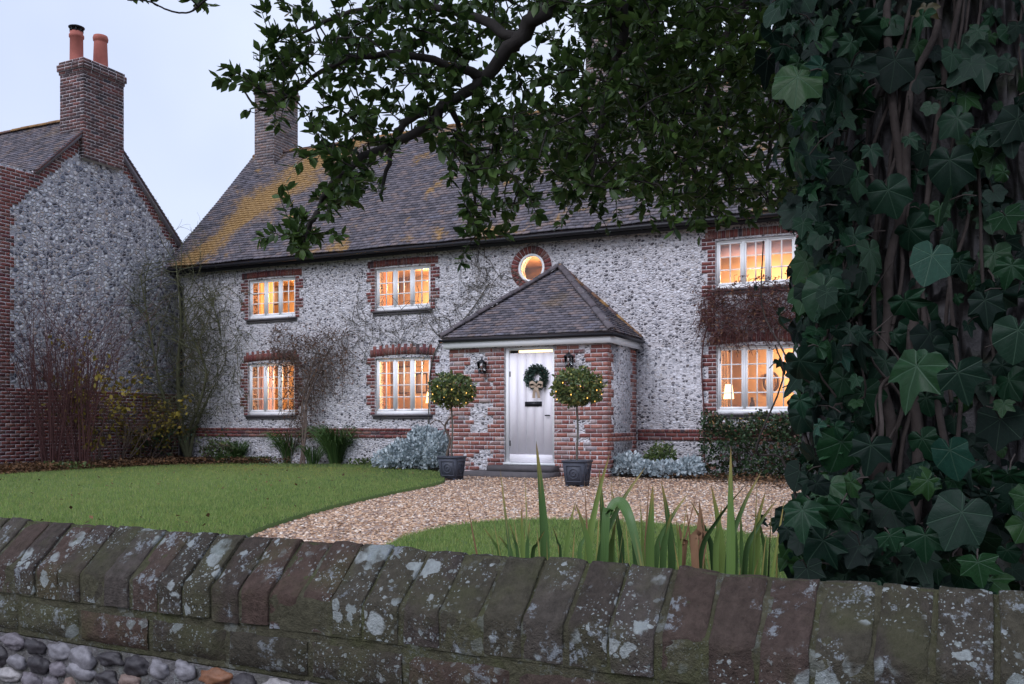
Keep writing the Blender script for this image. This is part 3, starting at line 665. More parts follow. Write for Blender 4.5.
# porch roof
e0, e1, en = PL - .13, PR + .14, PN - .14; ez = 2.60; AP = np.array(((e0 + e1) / 2, NF, 4.12)); hw = (e1 - e0) / 2
mb = MB(); L_, Rr = (e0, en, ez), (e1, en, ez); LBk, RBk = (e0, NF - .005, ez), (e1, NF - .005, ez)
mb.add([L_, Rr, RBk, LBk, AP - (0, .005, 0)], [(0, 1, 4), (1, 2, 4), (2, 3, 4), (3, 0, 4), (0, 3, 2, 1)])
ln = NF - en; upf = np.array((0, ln, AP[2] - ez)); lf = np.linalg.norm(upf)
tiles(mb, (e0, en, ez), (1, 0, 0), upf, 2 * hw, lf, ok=lambda a, b: (np.abs(a - hw) < hw * (1 - b / lf) + .03), gauge=.085, width=.15)
ups = np.array((-hw, 0, AP[2] - ez)); ls = np.linalg.norm(ups)
tiles(mb, (e1, en, ez), (0, 1, 0), ups, ln, ls, ok=lambda a, b: (a > ln * b / ls - .03) & (a < ln - .02), gauge=.085, width=.15)
tiles(mb, (e0, en, ez), (0, 1, 0), ups * (-1, 1, 1), ln, ls, ok=lambda a, b: (a > ln * b / ls - .03) & (a < ln - .02), gauge=.085, width=.15)
pr_ = mb.build('porch_roof', m_tile('porch_tile'), cot)
M['hip'] = m_brick('hip_tile', [(0, (.09, .085, .10)), (.5, (.14, .12, .13)), (1, (.11, .09, .10))], .3, .2)
for A, Bp in (((e1 + .0, en - .0, ez + .03), AP + (0, -.02, .05)), ((e0, en, ez + .03), AP + (0, -.02, .05))):
    mb = MB(); ridge_tiles(mb, A, Bp, .085, .3); mb.build('hip', M['hip'], pr_)
mb = MB(); ridge_tiles(mb, (e1 - .02, NF - .05, ez + .03), AP + (0, -.05, .05), .07, .22); mb.build('flashing', M['ridge'], pr_)
mb = MB()
mb.box(e0 + .05, e1 - .05, en + .03, en + .05, 2.41, 2.56); mb.box(e1 - .07, e1 - .05, en + .0505, NF - .01, 2.41, 2.56); mb.box(e0 + .05, e0 + .07, en + .0505, NF - .01, 2.41, 2.56)
mb.box(e0 + .07, e1 - .07, en + .052, PN - .002, 2.415, 2.43)
mb.build('fascia', M['white'], pr_)
mb = MB(); q = .045
half_pipe(mb, (e0 - .02, en + .0, 2.575), (e1 + .02, en + .0, 2.575), .052); half_pipe(mb, (e1 + .0, en - .02, 2.575), (e1 + .0, NF - .02, 2.575), .052); mb.build('gutter', M['black'], pr_)
# door, frame, steps
mb = MB(); y0, y1 = PN + .03, PN + .12
mb.box(d0, d0 + .075, y0, y1, ZB + .04, ZT); mb.box(d1 - .045, d1, y0, y1, ZB + .04, ZT); mb.box(d0 + .075, d1 - .045, y0 + .001, y1, ZT - .055, ZT - .001); mb.box(d0 - .02, d1 + .02, PN - .03, y1 + .02, ZB, ZB + .04)
mb.build('door_frame', M['white'], cot)
mb = MB(); da, db_ = d0 + .083, d1 - .05; dz0, dz1 = ZB + .045, ZT - .105; nb = 5
for i in range(nb):
    a_ = da + (db_ - da) * i / nb; b_ = da + (db_ - da) * (i + 1) / nb; mb.box(a_ + .0012, b_ - .0012, y0 + .022, y1 - .01, dz0 + .16, dz1)
mb.box(da, db_, y0 + .026, y1 - .015, dz0, dz1 - .002); mb.box(da + .001, db_ - .001, y0 + .012, y0 + .0215, dz0 + .001, dz0 + .15)
door = mb.build('door', M['door'], cot)
mb = MB(); mb.box(da + .18, db_ + .0, y0 + .04, y0 + .07, dz1 + .008, ZT - .058); mb.build('door_head_glow', M['warm_glow'], cot)  # added glowing strip standing for warm hall light over the door
pc = on_n(533.5, 404, PN + .05); mb = MB(); mb.box(pc[0] - .17, pc[0] + .17, y0 + .008, y0 + .0215, pc[2] - .045, pc[2] + .045); mb.box(pc[0] - .12, pc[0] + .12, y0 + .002, y0 + .0075, pc[2] - .02, pc[2] + .02); mb.build('letter_plate', M['black'], door)
mb = MB(); mb.tube([(db_ - .06, y0 + .02, 1.12), (db_ - .06, y0 - .02, 1.12), (db_ - .14, y0 - .02, 1.12)], .012, 8); mb.build('handle', M['black'], door)
for z in (.55, 1.85):
    mb = MB(); mb.box(d0 + .076, d0 + .10, y0 + .02, y0 + .034, z, z + .1); mb.build('hinge', M['black'], door)
sx0, sx1 = on_n(466, 0, 15.1)[0], on_n(549, 0, 15.1)[0]
mb = MB(); mb.box(sx0, sx1, 14.98, PN - .03, -.05, .095, 0, .004); mb.build('doorstep', M['slab'], cot)
mb = MB(); mb.box(sx0 + .35, sx1 - .03, 15.25, PN - .031, .098, .195, 0, .004); mb.build('doorstep', M['slab'], cot)

# ---------------------------------------------------------------- neighbour on the left
SG = -17.8; AN = 15.38; AZ = 8.1
nb_ = thing('neighbour_house', 'tall grey flint gable end with brick corners and a square chimney, left of the cottage', 'house', (SG, 13.5, 0))
v, f = holed([(8.5, -.3), (8.5, 6.40), (13.72, 6.40), (AN, AZ - .06), (19.42, 4.02), (19.42, -.3)], [], SG - .3, SG, 'x')
mb = MB(); mb.add(v, f); mb.box(SG - 7, SG - .302, 8.5, 8.8, -.3, 6.4); mb.box(SG - 7, SG - .302, 19.1, 19.42, -.3, 4.0); mb.build('gable_wall', M['flint_grey'], nb_)
mb = MB()
def ge(k, z):
    lim_r = AN + (AZ - z) - .02; lim_l = 8.5 if z < 6.38 else AN - (AZ - z) + .02
    j = .10 if (k // 3) % 2 else 0; out = []
    if z < 1.72: return [(8.5, 18.4)]
    if z < 5.45: out.append((8.5, 13.15 + j))
    else: out.append((lim_l, max(13.15, AN - (AZ - z) + .36) + j * .6))
    a = lim_r - .30 - j * .6
    if z < 4.1: out.append((18.9 - j, 19.4))
    else: out.append((max(a, out[0][1] + .01), lim_r))
    if z > 7.25: return [(lim_l, lim_r)]
    return out
brickwork(mb, 'x', SG, 0, AZ - .1, ge)
mb.build('brick_quoins', [M['brick'], M['mortar']], nb_)
mb = MB(); A0 = np.array((SG - 7, 9.6, AZ - (AN - 9.6))); dn = np.array((0, AN - 9.6, AN - 9.6))
slab_roof(mb, (SG - 7, AN, AZ), (SG + .10, AN, AZ), (SG + .10, 13.70, AZ - (AN - 13.70)), (SG - 7, 13.70, AZ - (AN - 13.70)), .08)
slab_roof(mb, (SG - 7, AN, AZ), (SG + .10, AN, AZ), (SG + .10, 19.7, AZ - (19.7 - AN)), (SG - 7, 19.7, AZ - (19.7 - AN)), .08)
o0 = np.array((SG - 7, 13.70, AZ - (AN - 13.70))); tiles(mb, o0, (1, 0, 0), (0, 1, 1), 7.12, (AN - 13.7) * 1.414, gauge=.1)
tiles(mb, (SG - 7, 19.7, AZ - (19.7 - AN)), (1, 0, 0), (0, -1, 1), 7.12, (19.7 - AN) * 1.414, gauge=.1)
nr = mb.build('roof', m_tile('neighbour_tile'), nb_)
mb = MB(); ridge_tiles(mb, (SG - 7, AN, AZ), (SG - .62, AN, AZ), .12); mb.build('ridge_tile_row', M['ridge'], nr)
mb = MB(); 
for sg_ in (-1, 1):   # verge capping
    n_end = 13.70 if sg_ < 0 else 19.7; n_st = 14.86 if sg_ < 0 else 16.02
    A_ = np.array((SG + .085, n_st, AZ - abs(n_st - AN))); B_ = np.array((SG + .085, n_end, AZ - abs(n_end - AN) + .0)); mb.tube([A_, B_], .035, 6)
mb.build('verge', M['brick_dark'], nr)
ch = chimney(nb_, SG - .62, SG + .13, 14.88, 16.0, 7.0, 9.28, [M['brick_dark'], M['mortar']])
def pot(c, r, h, prof, cowl):
    mb = MB(); mb.lathe([(a * r, b * h) for a, b in prof], c, 20); p = mb.build('chimney_pot', M['terracotta'], ch, smooth=True)
    if cowl:
        mb = MB()
        for i in range(8):
            t_ = i * math.pi / 4; mb.box(c[0] + r * math.cos(t_) * .85 - .012, c[0] + r * math.cos(t_) * .85 + .012, c[1] + r * math.sin(t_) * .85 - .012, c[1] + r * math.sin(t_) * .85 + .012, c[2] + h - .01, c[2] + h + .1)
        mb.lathe([(0, h + .15), (r * .7, h + .14), (r * 1.15, h + .11), (r * 1.12, h + .09), (0, h + .09)], c, 20); mb.build('cowl', M['black'], p)
pot((SG - .3, 15.05, 9.27), .155, .72, [(1, 0), (.95, .05), (.92, .8), (1.05, .82), (1.05, .9), (.92, .92), (.92, 1), (.75, 1), (.7, .2)], True)
pot((SG - .3, 15.72, 9.27), .165, .88, [(1.05, 0), (1, .3), (.9, .8), (.85, .84), (1.0, .86), (1.05, .93), (.95, 1), (.72, 1), (.7, .2)], False)
# television aerial on the cottage's end chimney
ae = thing('tv_aerial', 'thin grey television aerial above the end chimney', 'aerial', (-16.9, 20.3, 10.3)); mb = MB()
mb.tube([(-16.9, 20.3, 10.28), (-16.95, 20.3, 11.25)], .014, 6); mb.tube([(-17.25, 20.1, 11.12), (-16.6, 20.5, 11.2)], .010, 6); mb.build('mast', M['lead'], ae)
for i in range(6):
    mb = MB(); t_ = i / 5; p = np.array((-17.25 + .65 * t_, 20.1 + .4 * t_, 11.12 + .08 * t_)); mb.tube([p - (0, 0, .12), p + (0, 0, .12)], .006, 5); mb.build('rod', M['lead'], ae)

# ---------------------------------------------------------------- roadside garden wall
TH = -.0367; WS0, WN0 = -1.83, 1.519
def W(u, v, z):
    u, v, z = np.broadcast_arrays(np.asarray(u, float), np.asarray(v, float), np.asarray(z, float))
    return np.stack([WS0 + u * math.cos(TH) - v * math.sin(TH), WN0 + u * math.sin(TH) + v * math.cos(TH), z], -1)
def vnoise(P, sc, amp):
    return np.array([amp * mnoise.noise(Vector(p) * sc) for p in P])
gw = thing('garden_wall', 'weathered low brick and flint wall with sloping coping bricks, closest to the viewer', 'wall', W(1.0, .1, 0))
prof = [(0.001, .582), (0, .60), (0, .62), (-.001, .638), (.0005, .649), (.006, .656), (.022, .669), (.038, .684), (.055, .700), (.072, .716), (.088, .731), (.099, .741), (.106, .746), (.112, .746), (.120, .741), (.135, .728), (.155, .710), (.180, .688), (.205, .665), (.214, .655), (.217, .64), (.217, .586)]
prof = np.array(prof); cen = np.array((.108, .62))
mb = MB(); u = -3.6; jobs = []
while u < 4.2:
    wd = random.uniform(.069, .079); k = len(prof)
    rows = [(0.0, .80), (0.0, .985), (.02, .999), (.2, 1), (.4, 1.003), (.6, 1.002), (.8, 1), (.98, .999), (1.0, .985), (1.0, .80)]
    hz = random.uniform(-.003, .003); tl = random.uniform(-.05, .05); yo = random.uniform(-.004, .004); tw = random.uniform(-.02, .02)
    dense = -0.6 < u < 2.6
    V = []
    for (a, sc) in rows:
        q = cen + (prof - cen) * sc
        V.append(W(u + a * wd + tw * (q[:, 0] - .1) * 2, q[:, 0] + yo, q[:, 1] + hz + tl * (a - .5) * wd))
    V = np.concatenate(V)
    d = vnoise(V, 14, .004) + vnoise(V, 45, .003) + (vnoise(V, 110, .002) if dense else 0)
    c0 = W(u + wd / 2, cen[0], cen[1]); D = V - c0; D[:, 0] *= .3; D /= np.linalg.norm(D, axis=1)[:, None]
    V = V + D * d[:, None]; V[:, 0] += vnoise(V + 7, 30, .0022)
    i = np.arange(len(rows) - 1)[:, None] * k; j = np.arange(k - 1)[None]
    f = np.stack([i + j, i + j + 1, i + k + j + 1, i + k + j], -1).reshape(-1, 4)
    mb.add(V, f); u += wd + random.uniform(.007, .011)
M['coping'] = m_stone('coping_brick', (.14, .115, .10), (.045, .04, .036), .9, .38, 1, True)
M['wallbrick'] = m_stone('old_wall_brick', (.10, .085, .07), (.045, .038, .034), .6, .42, 1, True)
M['wallmortar'] = m_stone('mossy_mortar', (.16, .15, .10), (.07, .065, .04), .25, .6, 1.3)
o = mb.build('coping', M['coping'], gw, smooth=True)
def ribbon(mb, prof, u0, u1, n, amp, shrink):
    us = np.linspace(u0, u1, n); q = cen + (prof - cen) * 1.0; q = q.copy()
    V = np.concatenate([W(a, q[:, 0], q[:, 1] - shrink) for a in us]); k = len(prof)
    V[:, 2] += vnoise(V, 25, amp) + vnoise(V, 80, amp * .5); V[:, 1] += vnoise(V + 5, 25, amp) + shrink * .9 * np.tile(np.where(prof[:, 0] < .1, 1, -1), n)
    i = np.arange(n - 1)[:, None] * k; j = np.arange(k - 1)[None]
    mb.add(V, np.stack([i + j, i + j + 1, i + k + j + 1, i + k + j], -1).reshape(-1, 4))
mb = MB(); ribbon(mb, prof, -3.6, 4.2, 900, .0022, .0032)
# bed joint and body
body = np.array([(.010, .30), (.006, .40), (.008, .485), (.006, .497), (.005, .57), (.004, .577), (.006, .588), (.012, .592)])
def sheet(mb, body, u0, u1, n, amp):
    us = np.linspace(u0, u1, n); V = np.concatenate([W(a, body[:, 0], body[:, 1]) for a in us]); k = len(body)
    V[:, 1] += vnoise(V, 22, amp) + vnoise(V, 70, amp * .5)
    i = np.arange(n - 1)[:, None] * k; j = np.arange(k - 1)[None]
    mb.add(V, np.stack([i + j, i + k + j, i + k + j + 1, i + j + 1], -1).reshape(-1, 4))
zz = np.linspace(.482, .594, 14); sheet(mb, np.c_[np.full(14, .007), zz], -3.6, 4.2, 700, .003)
P8 = W([-3.6, 4.2, -3.6, 4.2] * 2, [.012, .012, .207, .207] * 2, [-.2] * 4 + [.60] * 4); mb.hexa(P8)
mb.build('mortar', M['wallmortar'], gw, smooth=False)
mb = MB(); u = -3.6
while u < 4.2:
    L = random.uniform(.205, .22); nu, nz = 14, 6; z0, z1 = .493, .562; g = random.uniform(-.003, .003)
    us = np.linspace(0, 1, nu); zs_ = np.linspace(0, 1, nz); V = []
    for a in us:
        for b in zs_:
            e = min(a * L, (1 - a) * L, b * .066, (1 - b) * .066); dd = .012 if e < 1e-6 else (.0 if e > .004 else .004)
            V.append((u + a * L, -.006 + g + dd, z0 + b * .069))
    V = np.array(V); V = W(V[:, 0], V[:, 1], V[:, 2]); V[:, 1] += vnoise(V, 20, .004) + vnoise(V, 60, .003); V[:, 2] += vnoise(V + 3, 18, .003)
    i = np.arange(nu - 1)[:, None] * nz; j = np.arange(nz - 1)[None]; mb.add(V, np.stack([i + j, i + nz + j, i + nz + j + 1, i + j + 1], -1).reshape(-1, 4)); u += L + .013
mb.build('brick_course', M['wallbrick'], gw, smooth=True)
mb = MB(); zz = np.linspace(.25, .480, 24); sheet(mb, np.c_[np.full(24, .005), zz], -3.6, 4.2, 700, .005); mb.build('flint_mortar', m_stone('pale_lime_mortar', (.34, .32, .33), (.14, .13, .13), .3, .3, 1.3), gw)
# flint cobbles below the brick course
import bmesh
bm = bmesh.new(); bmesh.ops.create_icosphere(bm, subdivisions=3, radius=1); ICO_V = np.array([v.co[:] for v in bm.verts]); ICO_F = np.array([[v.index for v in f.verts] for f in bm.faces]); bm.free()
bm = bmesh.new(); bmesh.ops.create_icosphere(bm, subdivisions=2, radius=1); IC2_V = np.array([v.co[:] for v in bm.verts]); IC2_F = np.array([[v.index for v in f.verts] for f in bm.faces]); bm.free()
t = NT('flint_cobble'); c = t.ramp(t.island(), [(0, (.05, .045, .05)), (.2, (.13, .10, .10)), (.35, (.20, .18, .20)), (.55, (.24, .23, .25)), (.7, (.25, .18, .155)), (.84, (.24, .11, .06)), (.92, (.36, .34, .34))], 'CONSTANT')
f = t.noise(t.obj(), 40, 5, .7); c = t.mix(.8, c, t.ramp(f, [(.3, .4), (.7, 1.1)]), 'MULTIPLY'); t.col(c); t.b.inputs['Roughness'].default_value = .5; t.bump(f, .6, .006); M['cobble'] = t.m
mb = MB(); 
for row, zc in enumerate((.458, .418, .376, .334)):
    u = -1.2 + row * .02
    while u < 3.0:
        w_ = random.uniform(.028, .046); V = ICO_V * np.array((w_, .016, random.uniform(.016, .024)))
        V = V * (1 + vnoise(ICO_V + u * 9, 1.5, .5)[:, None] + vnoise(ICO_V + u * 5, 3.0, .16)[:, None] + vnoise(ICO_V + u * 3, 8, .07)[:, None])
        V = W(u + w_ + V[:, 0], .006 + V[:, 1], zc + V[:, 2] + random.uniform(-.005, .005)); mb.add(V, ICO_F); u += 2 * w_ + random.uniform(.0, .012)
mb.build('flint_facing', M['cobble'], gw, smooth=True)

# ---------------------------------------------------------------- leaves and branches
LF_v = np.array([(0, 0, 0), (0, .33, -.03), (0, .68, -.03), (0, 1, .02), (-.20, .28, .04), (-.23, .62, .04), (.20, .28, .04), (.23, .62, .04)], float)
LF_f4 = np.array([(0, 1, 4, 4), (1, 2, 5, 4), (2, 3, 5, 5), (0, 6, 1, 1), (1, 6, 7, 2), (2, 7, 3, 3)])
LF_t = np.array([(0, 1, 4), (1, 5, 4), (1, 2, 5), (2, 3, 5), (0, 6, 1), (1, 6, 7), (1, 7, 2), (2, 7, 3)])
def leaves(mb, P, D, size, wid=1.0, N=None, mat=0, tv=None, tf=None):
    P = np.asarray(P); K = len(P)
    if N is None: N = runit(K) * .8 + np.array((0, 0, 1.))
    B = scaleB(basis(np.asarray(D), N), np.asarray(size) * wid, size, size); mb.inst(LF_v if tv is None else tv, LF_t if tf is None else tf, B, P, mat)
def twig_leaves(p0, p1, n, spread=.9):
    """leaf bases and directions along a twig from p0 to p1, with a rosette at the tip"""
    d = p1 - p0; d = d / (np.linalg.norm(d) + 1e-9); t_ = np.clip(rng.beta(1.6, .9, n), 0, 1); P = p0 + (p1 - p0) * t_[:, None]
    r = runit(n); r -= (r @ d)[:, None] * d; r /= np.linalg.norm(r, axis=1)[:, None] + 1e-9
    D = d * rng.uniform(.3, 1.1, n)[:, None] + r * spread; return P, D
def connect(nodes, target, droop=.0, k=4):
    nd = np.array(nodes); dist = np.linalg.norm(nd - target, axis=1); i = int(np.argmin(dist)); p = nd[i]; L = dist[i]
    mid = (p + target) / 2 + rng.normal(0, .10, 3) * L + np.array((0, 0, droop * L)); t_ = np.linspace(0, 1, k + 1)[:, None]
    return (1 - t_) ** 2 * p + 2 * t_ * (1 - t_) * mid + t_ ** 2 * target, L

# ---------------------------------------------------------------- the tree
TS, TN = -.05, 2.60
tree = thing('tree', 'dark ivy-clad tree whose leafy branches hang over the top of the view', 'tree', (TS, TN, 0))
mb = MB(); nz, na = 220, 150; zz = np.linspace(-.1, 6.6, nz); V = []
for z in zz:
    r0 = .31 + .07 * math.exp(-max(z, 0) * 3.0) - .018 * z
    for q in np.arange(na) * 2 * math.pi / na:
        r = r0 * (1 + .10 * mnoise.noise(Vector((math.cos(q) * 1.3, math.sin(q) * 1.3, z * .5))) + .05 * mnoise.noise(Vector((math.cos(q) * 7, math.sin(q) * 7, z * 2.2))) + .03 * mnoise.noise(Vector((math.cos(q) * 18, math.sin(q) * 18, z * 5))))
        r += .012 * abs(mnoise.noise(Vector((math.cos(q) * 14, math.sin(q) * 14, z * 1.6)))) * 2; V.append((TS + .05 * math.sin(z * .8) + r * math.cos(q), TN + r * math.sin(q), z))
i = np.arange(nz - 1)[:, None] * na; k = np.arange(na)[None]
mb.add(V, np.stack([i + k, i + (k + 1) % na, i + na + (k + 1) % na, i + na + k], -1).reshape(-1, 4)); mb.build('trunk', M['bark'], tree, smooth=True)
limbs = []
T0 = lambda z: np.array((TS, TN, z))
limbs.append(([T0(2.75), at(720, -90, 2.9), at(610, -40, 3.1), at(552, 0, 3.2), at(520, 38, 3.25), at(482, 78, 3.3), at(449, 102, 3.3), at(404, 123, 3.3), at(392, 150, 3.3), at(381, 195, 3.25)], (.10, .065, .042, .034, .028, .022, .018, .014, .010, .005)))
limbs.append(([at(449, 102, 3.3), at(418, 130, 3.25), at(352, 165, 3.1), at(326, 195, 3.05), at(309, 228, 3.05), at(303, 248, 3.05)], (.02, .016, .012, .011, .009, .004)))
limbs.append(([at(482, 78, 3.3), at(410, 55, 3.2), at(340, 62, 3.2), at(290, 95, 3.2), at(262, 110, 3.2), at(243, 90, 3.2)], (.018, .012, .009, .006, .005, .003)))
limbs.append(([at(520, 38, 3.25), at(440, 8, 3.5), at(350, 12, 3.6), at(290, 40, 3.6)], (.02, .014, .009, .004)))
limbs.append(([at(610, -40, 3.1), at(622, 30, 3.2), at(604, 110, 3.3), at(590, 190, 3.3)], (.03, .018, .012, .004)))
limbs.append(([at(449, 102, 3.3), at(470, 160, 3.5), at(476, 215, 3.6), at(480, 250, 3.6)], (.012, .008, .005, .003)))
limbs.append(([T0(3.0), at(770, -60, 3.4), at(724, 50, 3.6), at(700, 140, 3.7), at(690, 205, 3.7)], (.08, .04, .022, .012, .004)))
limbs.append(([T0(3.2), at(830, -40, 3.8), at(780, 80, 4.0), at(765, 190, 4.1)], (.07, .035, .018, .004)))
limbs.append(([T0(2.9), at(700, -120, 3.6), at(660, -20, 3.9), at(655, 90, 4.1), at(648, 190, 4.1)], (.07, .04, .024, .012, .004)))
limbs.append(([T0(3.1), at(600, -220, 3.3), at(420, -160, 3.3), at(300, -70, 3.2), at(215, -8, 3.1), at(190, 12, 3.1), at(168, 10, 3.1), at(148, 1, 3.1), at(128, 0, 3.1)], (.08, .05, .025, .012, .004, .003, .003, .0025, .002)))
for q in range(16):      # unseen limbs added over and around the viewer to carry shading leaves
    az = q * 2.399 + .3; R_ = random.uniform(2.2, 4.2); z0 = random.uniform(3.4, 5.2); p = T0(z0); e = p + np.array((math.cos(az) * R_, math.sin(az) * R_, random.uniform(.3, 1.5)))
    limbs.append(([p, (p * 2 + e) / 3 + (0, 0, .25), (p + 2 * e) / 3 + (0, 0, .2), e], (.09, .055, .03, .008)))
limbs.append(([T0(6.4), T0(7.0) + (.2, .1, 0), T0(7.8) + (.1, .3, 0)], (.15, .09, .02)))
mb = MB(); nodes = []
for P, R in limbs:
    C = curve_pts(P, 6); rr = np.interp(np.linspace(0, 1, len(C)), np.linspace(0, 1, len(R)), R)
    C[1:-1] += rng.normal(0, 1, (len(C) - 2, 3)) * rr[1:-1, None] * .3; mb.tube(C, rr, 9); nodes += list(C[3:])
mb.build('limbs', M['bark_dk'], tree, smooth=True)
def dens(x, y):
    yb = np.interp(x, [245, 300, 330, 360, 400, 440, 470, 500, 540, 600, 650, 700, 740, 790, 830], [100, 120, 180, 190, 140, 130, 195, 232, 188, 212, 205, 214, 210, 216, 300])
    yt = np.interp(x, [245, 275, 305], [60, 20, -30])
    if y > yb or y < yt or x < 250: return 0
    a = .26 if x < 320 else (.52 if x < 520 else .95)
    if x < 520 and y < 115: a *= .95
    if x >= 520 and y > 115: a *= np.interp(y, [115, 150, 225], [1, .85, .55])
    if x < 520 and y > 115: a *= 1.0
    if 528 < x < 592 and 15 < y < 112: a *= .28
    if 300 < x < 350 and 85 < y < 130: a *= .25
    return a
anch = []
while len(anch) < 1020:
    x, y = random.uniform(235, 830), random.uniform(-30, 300)
    if random.random() < dens(x, y) * (1 if x > 520 else (.85 if x > 310 else .5)): anch.append(at(x, y, random.uniform(2.9, 4.6) if x > 470 else random.uniform(2.9, 3.8)))
for x, y in ((256, 76), (262, 90), (250, 84), (276, 40), (280, 55), (288, 72), (274, 108), (294, 96), (305, 60), (294, 246), (303, 250), (298, 226), (294, 232), (303, 234), (309, 230), (299, 238), (335, 205), (347, 200), (352, 190), (342, 196), (330, 190), (476, 220), (480, 232), (484, 212), (470, 205), (134, -4), (148, 0), (188, 2), (204, 4), (266, -4)):
    for _ in range(2 if y > 30 else 1): anch.append(at(x + random.uniform(-4, 4), y + random.uniform(-4, 4), random.uniform(3.0, 3.2)))
nv = len(anch)
while len(anch) < nv + 850:  # unseen leaf clusters added overhead and behind, to darken ivy and wall
    v_ = runit(1)[0] * random.random() ** .33; p = np.array((TS - .3, TN - .4, 4.9)) + v_ * np.array((4.6, 4.4, 2.3))
    dep = -SA * p[0] + CA * p[1]
    dz = 1 + (HZ + 25) / F * max(dep, 0)
    if p[2] > dz + .0 and p[2] > 3.0 and (dep > .4 or p[2] > 3.1): anch.append(p)
anch = np.array(anch); order = np.argsort([np.min(np.linalg.norm(np.array(nodes) - a, axis=1)) for a in anch])
mbt = MB(); mbl = MB(); ND = np.array(nodes)
for idx in order:
    a = anch[idx]; C, L = connect(ND, a, .12); tw = .0035 if idx < nv else .006
    mbt.tube(C, np.linspace(tw * (1 + L), .0018, len(C)), 4, cap=False); ND = np.vstack([ND, C[1:]])
    d = C[-1] - C[-2]; d = d / np.linalg.norm(d) + rng.normal(0, .35, 3) + np.array((0, 0, .35)); d /= np.linalg.norm(d)
    far = idx >= nv; LT = random.uniform(.07, .16); e = a + d * LT; mbt.tube([a, (a + e) / 2 + rng.normal(0, .006, 3), e], [.002, .0016, .001], 4, cap=False)
    n = 15 if not far else 14
    P, D = twig_leaves(a - d * .03, e, n); leaves(mbl, P, D, rng.uniform(.028, .052, n) * (1.0 if not far else 2.5), 1.05)
    if not far:
        P, D = twig_leaves(C[1], C[-1], 6); leaves(mbl, P, D, rng.uniform(.035, .055, 6), 1.05)
mbt.build('twigs', M['bark_dk'], tree); mbl.build('crown', M['leaf_tree'], tree)

# ---------------------------------------------------------------- ivy
def ivy_template(lobes, seed):
    def rad(q):
        q = abs(math.degrees(q)); return np.interp(q, [0, 8, 17, 26, 36, 46, 52, 58, 68, 78, 88, 98, 104, 112, 128, 150, 168, 180], lobes)
    qs = np.radians([-180, -168, -150, -128, -112, -104, -98, -88, -78, -68, -58, -52, -46, -36, -26, -17, -8, 0, 8, 17, 26, 36, 46, 52, 58, 68, 78, 88, 98, 104, 112, 128, 150, 168])
    V = [(0, 0, 0)]; n = len(qs)
    for s_ in (.5, 1.0):
        for q in qs:
            r = rad(q) * s_ * (1 + .16 * mnoise.noise(Vector((q * 1.7, seed * 3.3, 0)))); lob = math.cos(q * 360 / 52 / 1.0) if abs(q) < math.radians(130) else 0
            V.append((r * math.sin(q), r * math.cos(q), .025 * s_ - .16 * r * r - .018 * lob * s_ + .03 * math.sin(5.3 * q + 2) * r * s_))
    F_ = [(0, 1 + (i + 1) % n, 1 + i, 1 + i) for i in range(n)]
    t3 = [(0, 1 + (i + 1) % n, 1 + i) for i in range(n)]
    for i in range(n): j = (i + 1) % n; t3 += [(1 + i, 1 + j, 1 + n + j), (1 + i, 1 + n + j, 1 + n + i)]
    V = np.array(V); return V, np.array(t3), V[:, :2].copy()
IVT = [ivy_template(l, i) for i, l in enumerate(([1.0, .87, .69, .57, .61, .72, .80, .70, .57, .49, .51, .57, .61, .55, .45, .38, .25, .05], [1.0, .93, .84, .77, .73, .75, .76, .73, .67, .62, .60, .60, .60, .57, .52, .46, .32, .08], [1.0, .84, .62, .50, .50, .58, .66, .58, .48, .44, .45, .48, .49, .46, .42, .36, .24, .05], [.92, .86, .78, .70, .72, .80, .84, .80, .72, .66, .64, .66, .68, .66, .60, .50, .34, .1]))]
ivy = thing('ivy', 'dark green ivy with large pale-veined leaves climbing the tree trunk', 'ivy', (TS - .35, TN - .5, 0))
mbv = MB(); mbs = MB()
def ivy_leaves(P, D, N, size):
    size = np.asarray(size); K = len(P); B = basis(np.asarray(D, float), np.asarray(N, float))
    B = scaleB(B, size * rng.uniform(.9, 1.2, K), size * rng.uniform(.85, 1.15, K), size * rng.uniform(-.3, 3.2, K)); ch_ = rng.integers(0, 4, K)
    for q in range(4):
        if (ch_ == q).any(): mbv.inst(IVT[q][0], IVT[q][1], B[ch_ == q], np.asarray(P)[ch_ == q], 0, IVT[q][2])
    for p, b, s_ in zip(P, B, size):
        if s_ > .035: q = np.array(p) - b[1] * .25 - b[2] / (np.linalg.norm(b[2]) + 1e-9) * s_ * .9; mbs.tube([p, (p + q) / 2 - b[1] * .12, q], .0016 if s_ < .08 else .0024, 4, cap=False)
CAMV = np.array((0, 0, 1.0))
n = 2000; phi = rng.uniform(math.pi * .78, math.pi * 2.12, n); zz = rng.uniform(.35, 3.1, n) ** 1.0; out = rng.gamma(1.6, .045, n)
rr = .30 + out; P = np.c_[TS + rr * np.cos(phi), TN + rr * np.sin(phi), zz]; Nn = np.c_[np.cos(phi), np.sin(phi), rng.uniform(-.2, .7, n)] + rng.normal(0, .55, (n, 3))
D = np.c_[rng.normal(0, .45, n), rng.normal(0, .3, n), -np.ones(n)]; sz = np.clip(rng.gamma(4, .0098, n), .016, .085)
EDGE = lambda y: np.interp(y, [-20, 60, 150, 220, 240, 300, 400, 430, 480, 520, 575], [770, 785, 795, 790, 803, 800, 806, 815, 796, 786, 790]); px_, py_ = proj(P)
bare = (np.array([mnoise.noise(Vector(p) * 2.3) for p in P]) < -.26) | (px_ < EDGE(py_) + rng.normal(-2, 14, n) + np.array([22 * mnoise.noise(Vector((0, 3, q * 4))) for q in zz])) | ((phi > math.pi * 1.66) & (zz < 1.3) & (rng.random(n) < .5)); ivy_leaves(P[~bare], D[~bare], Nn[~bare], sz[~bare])
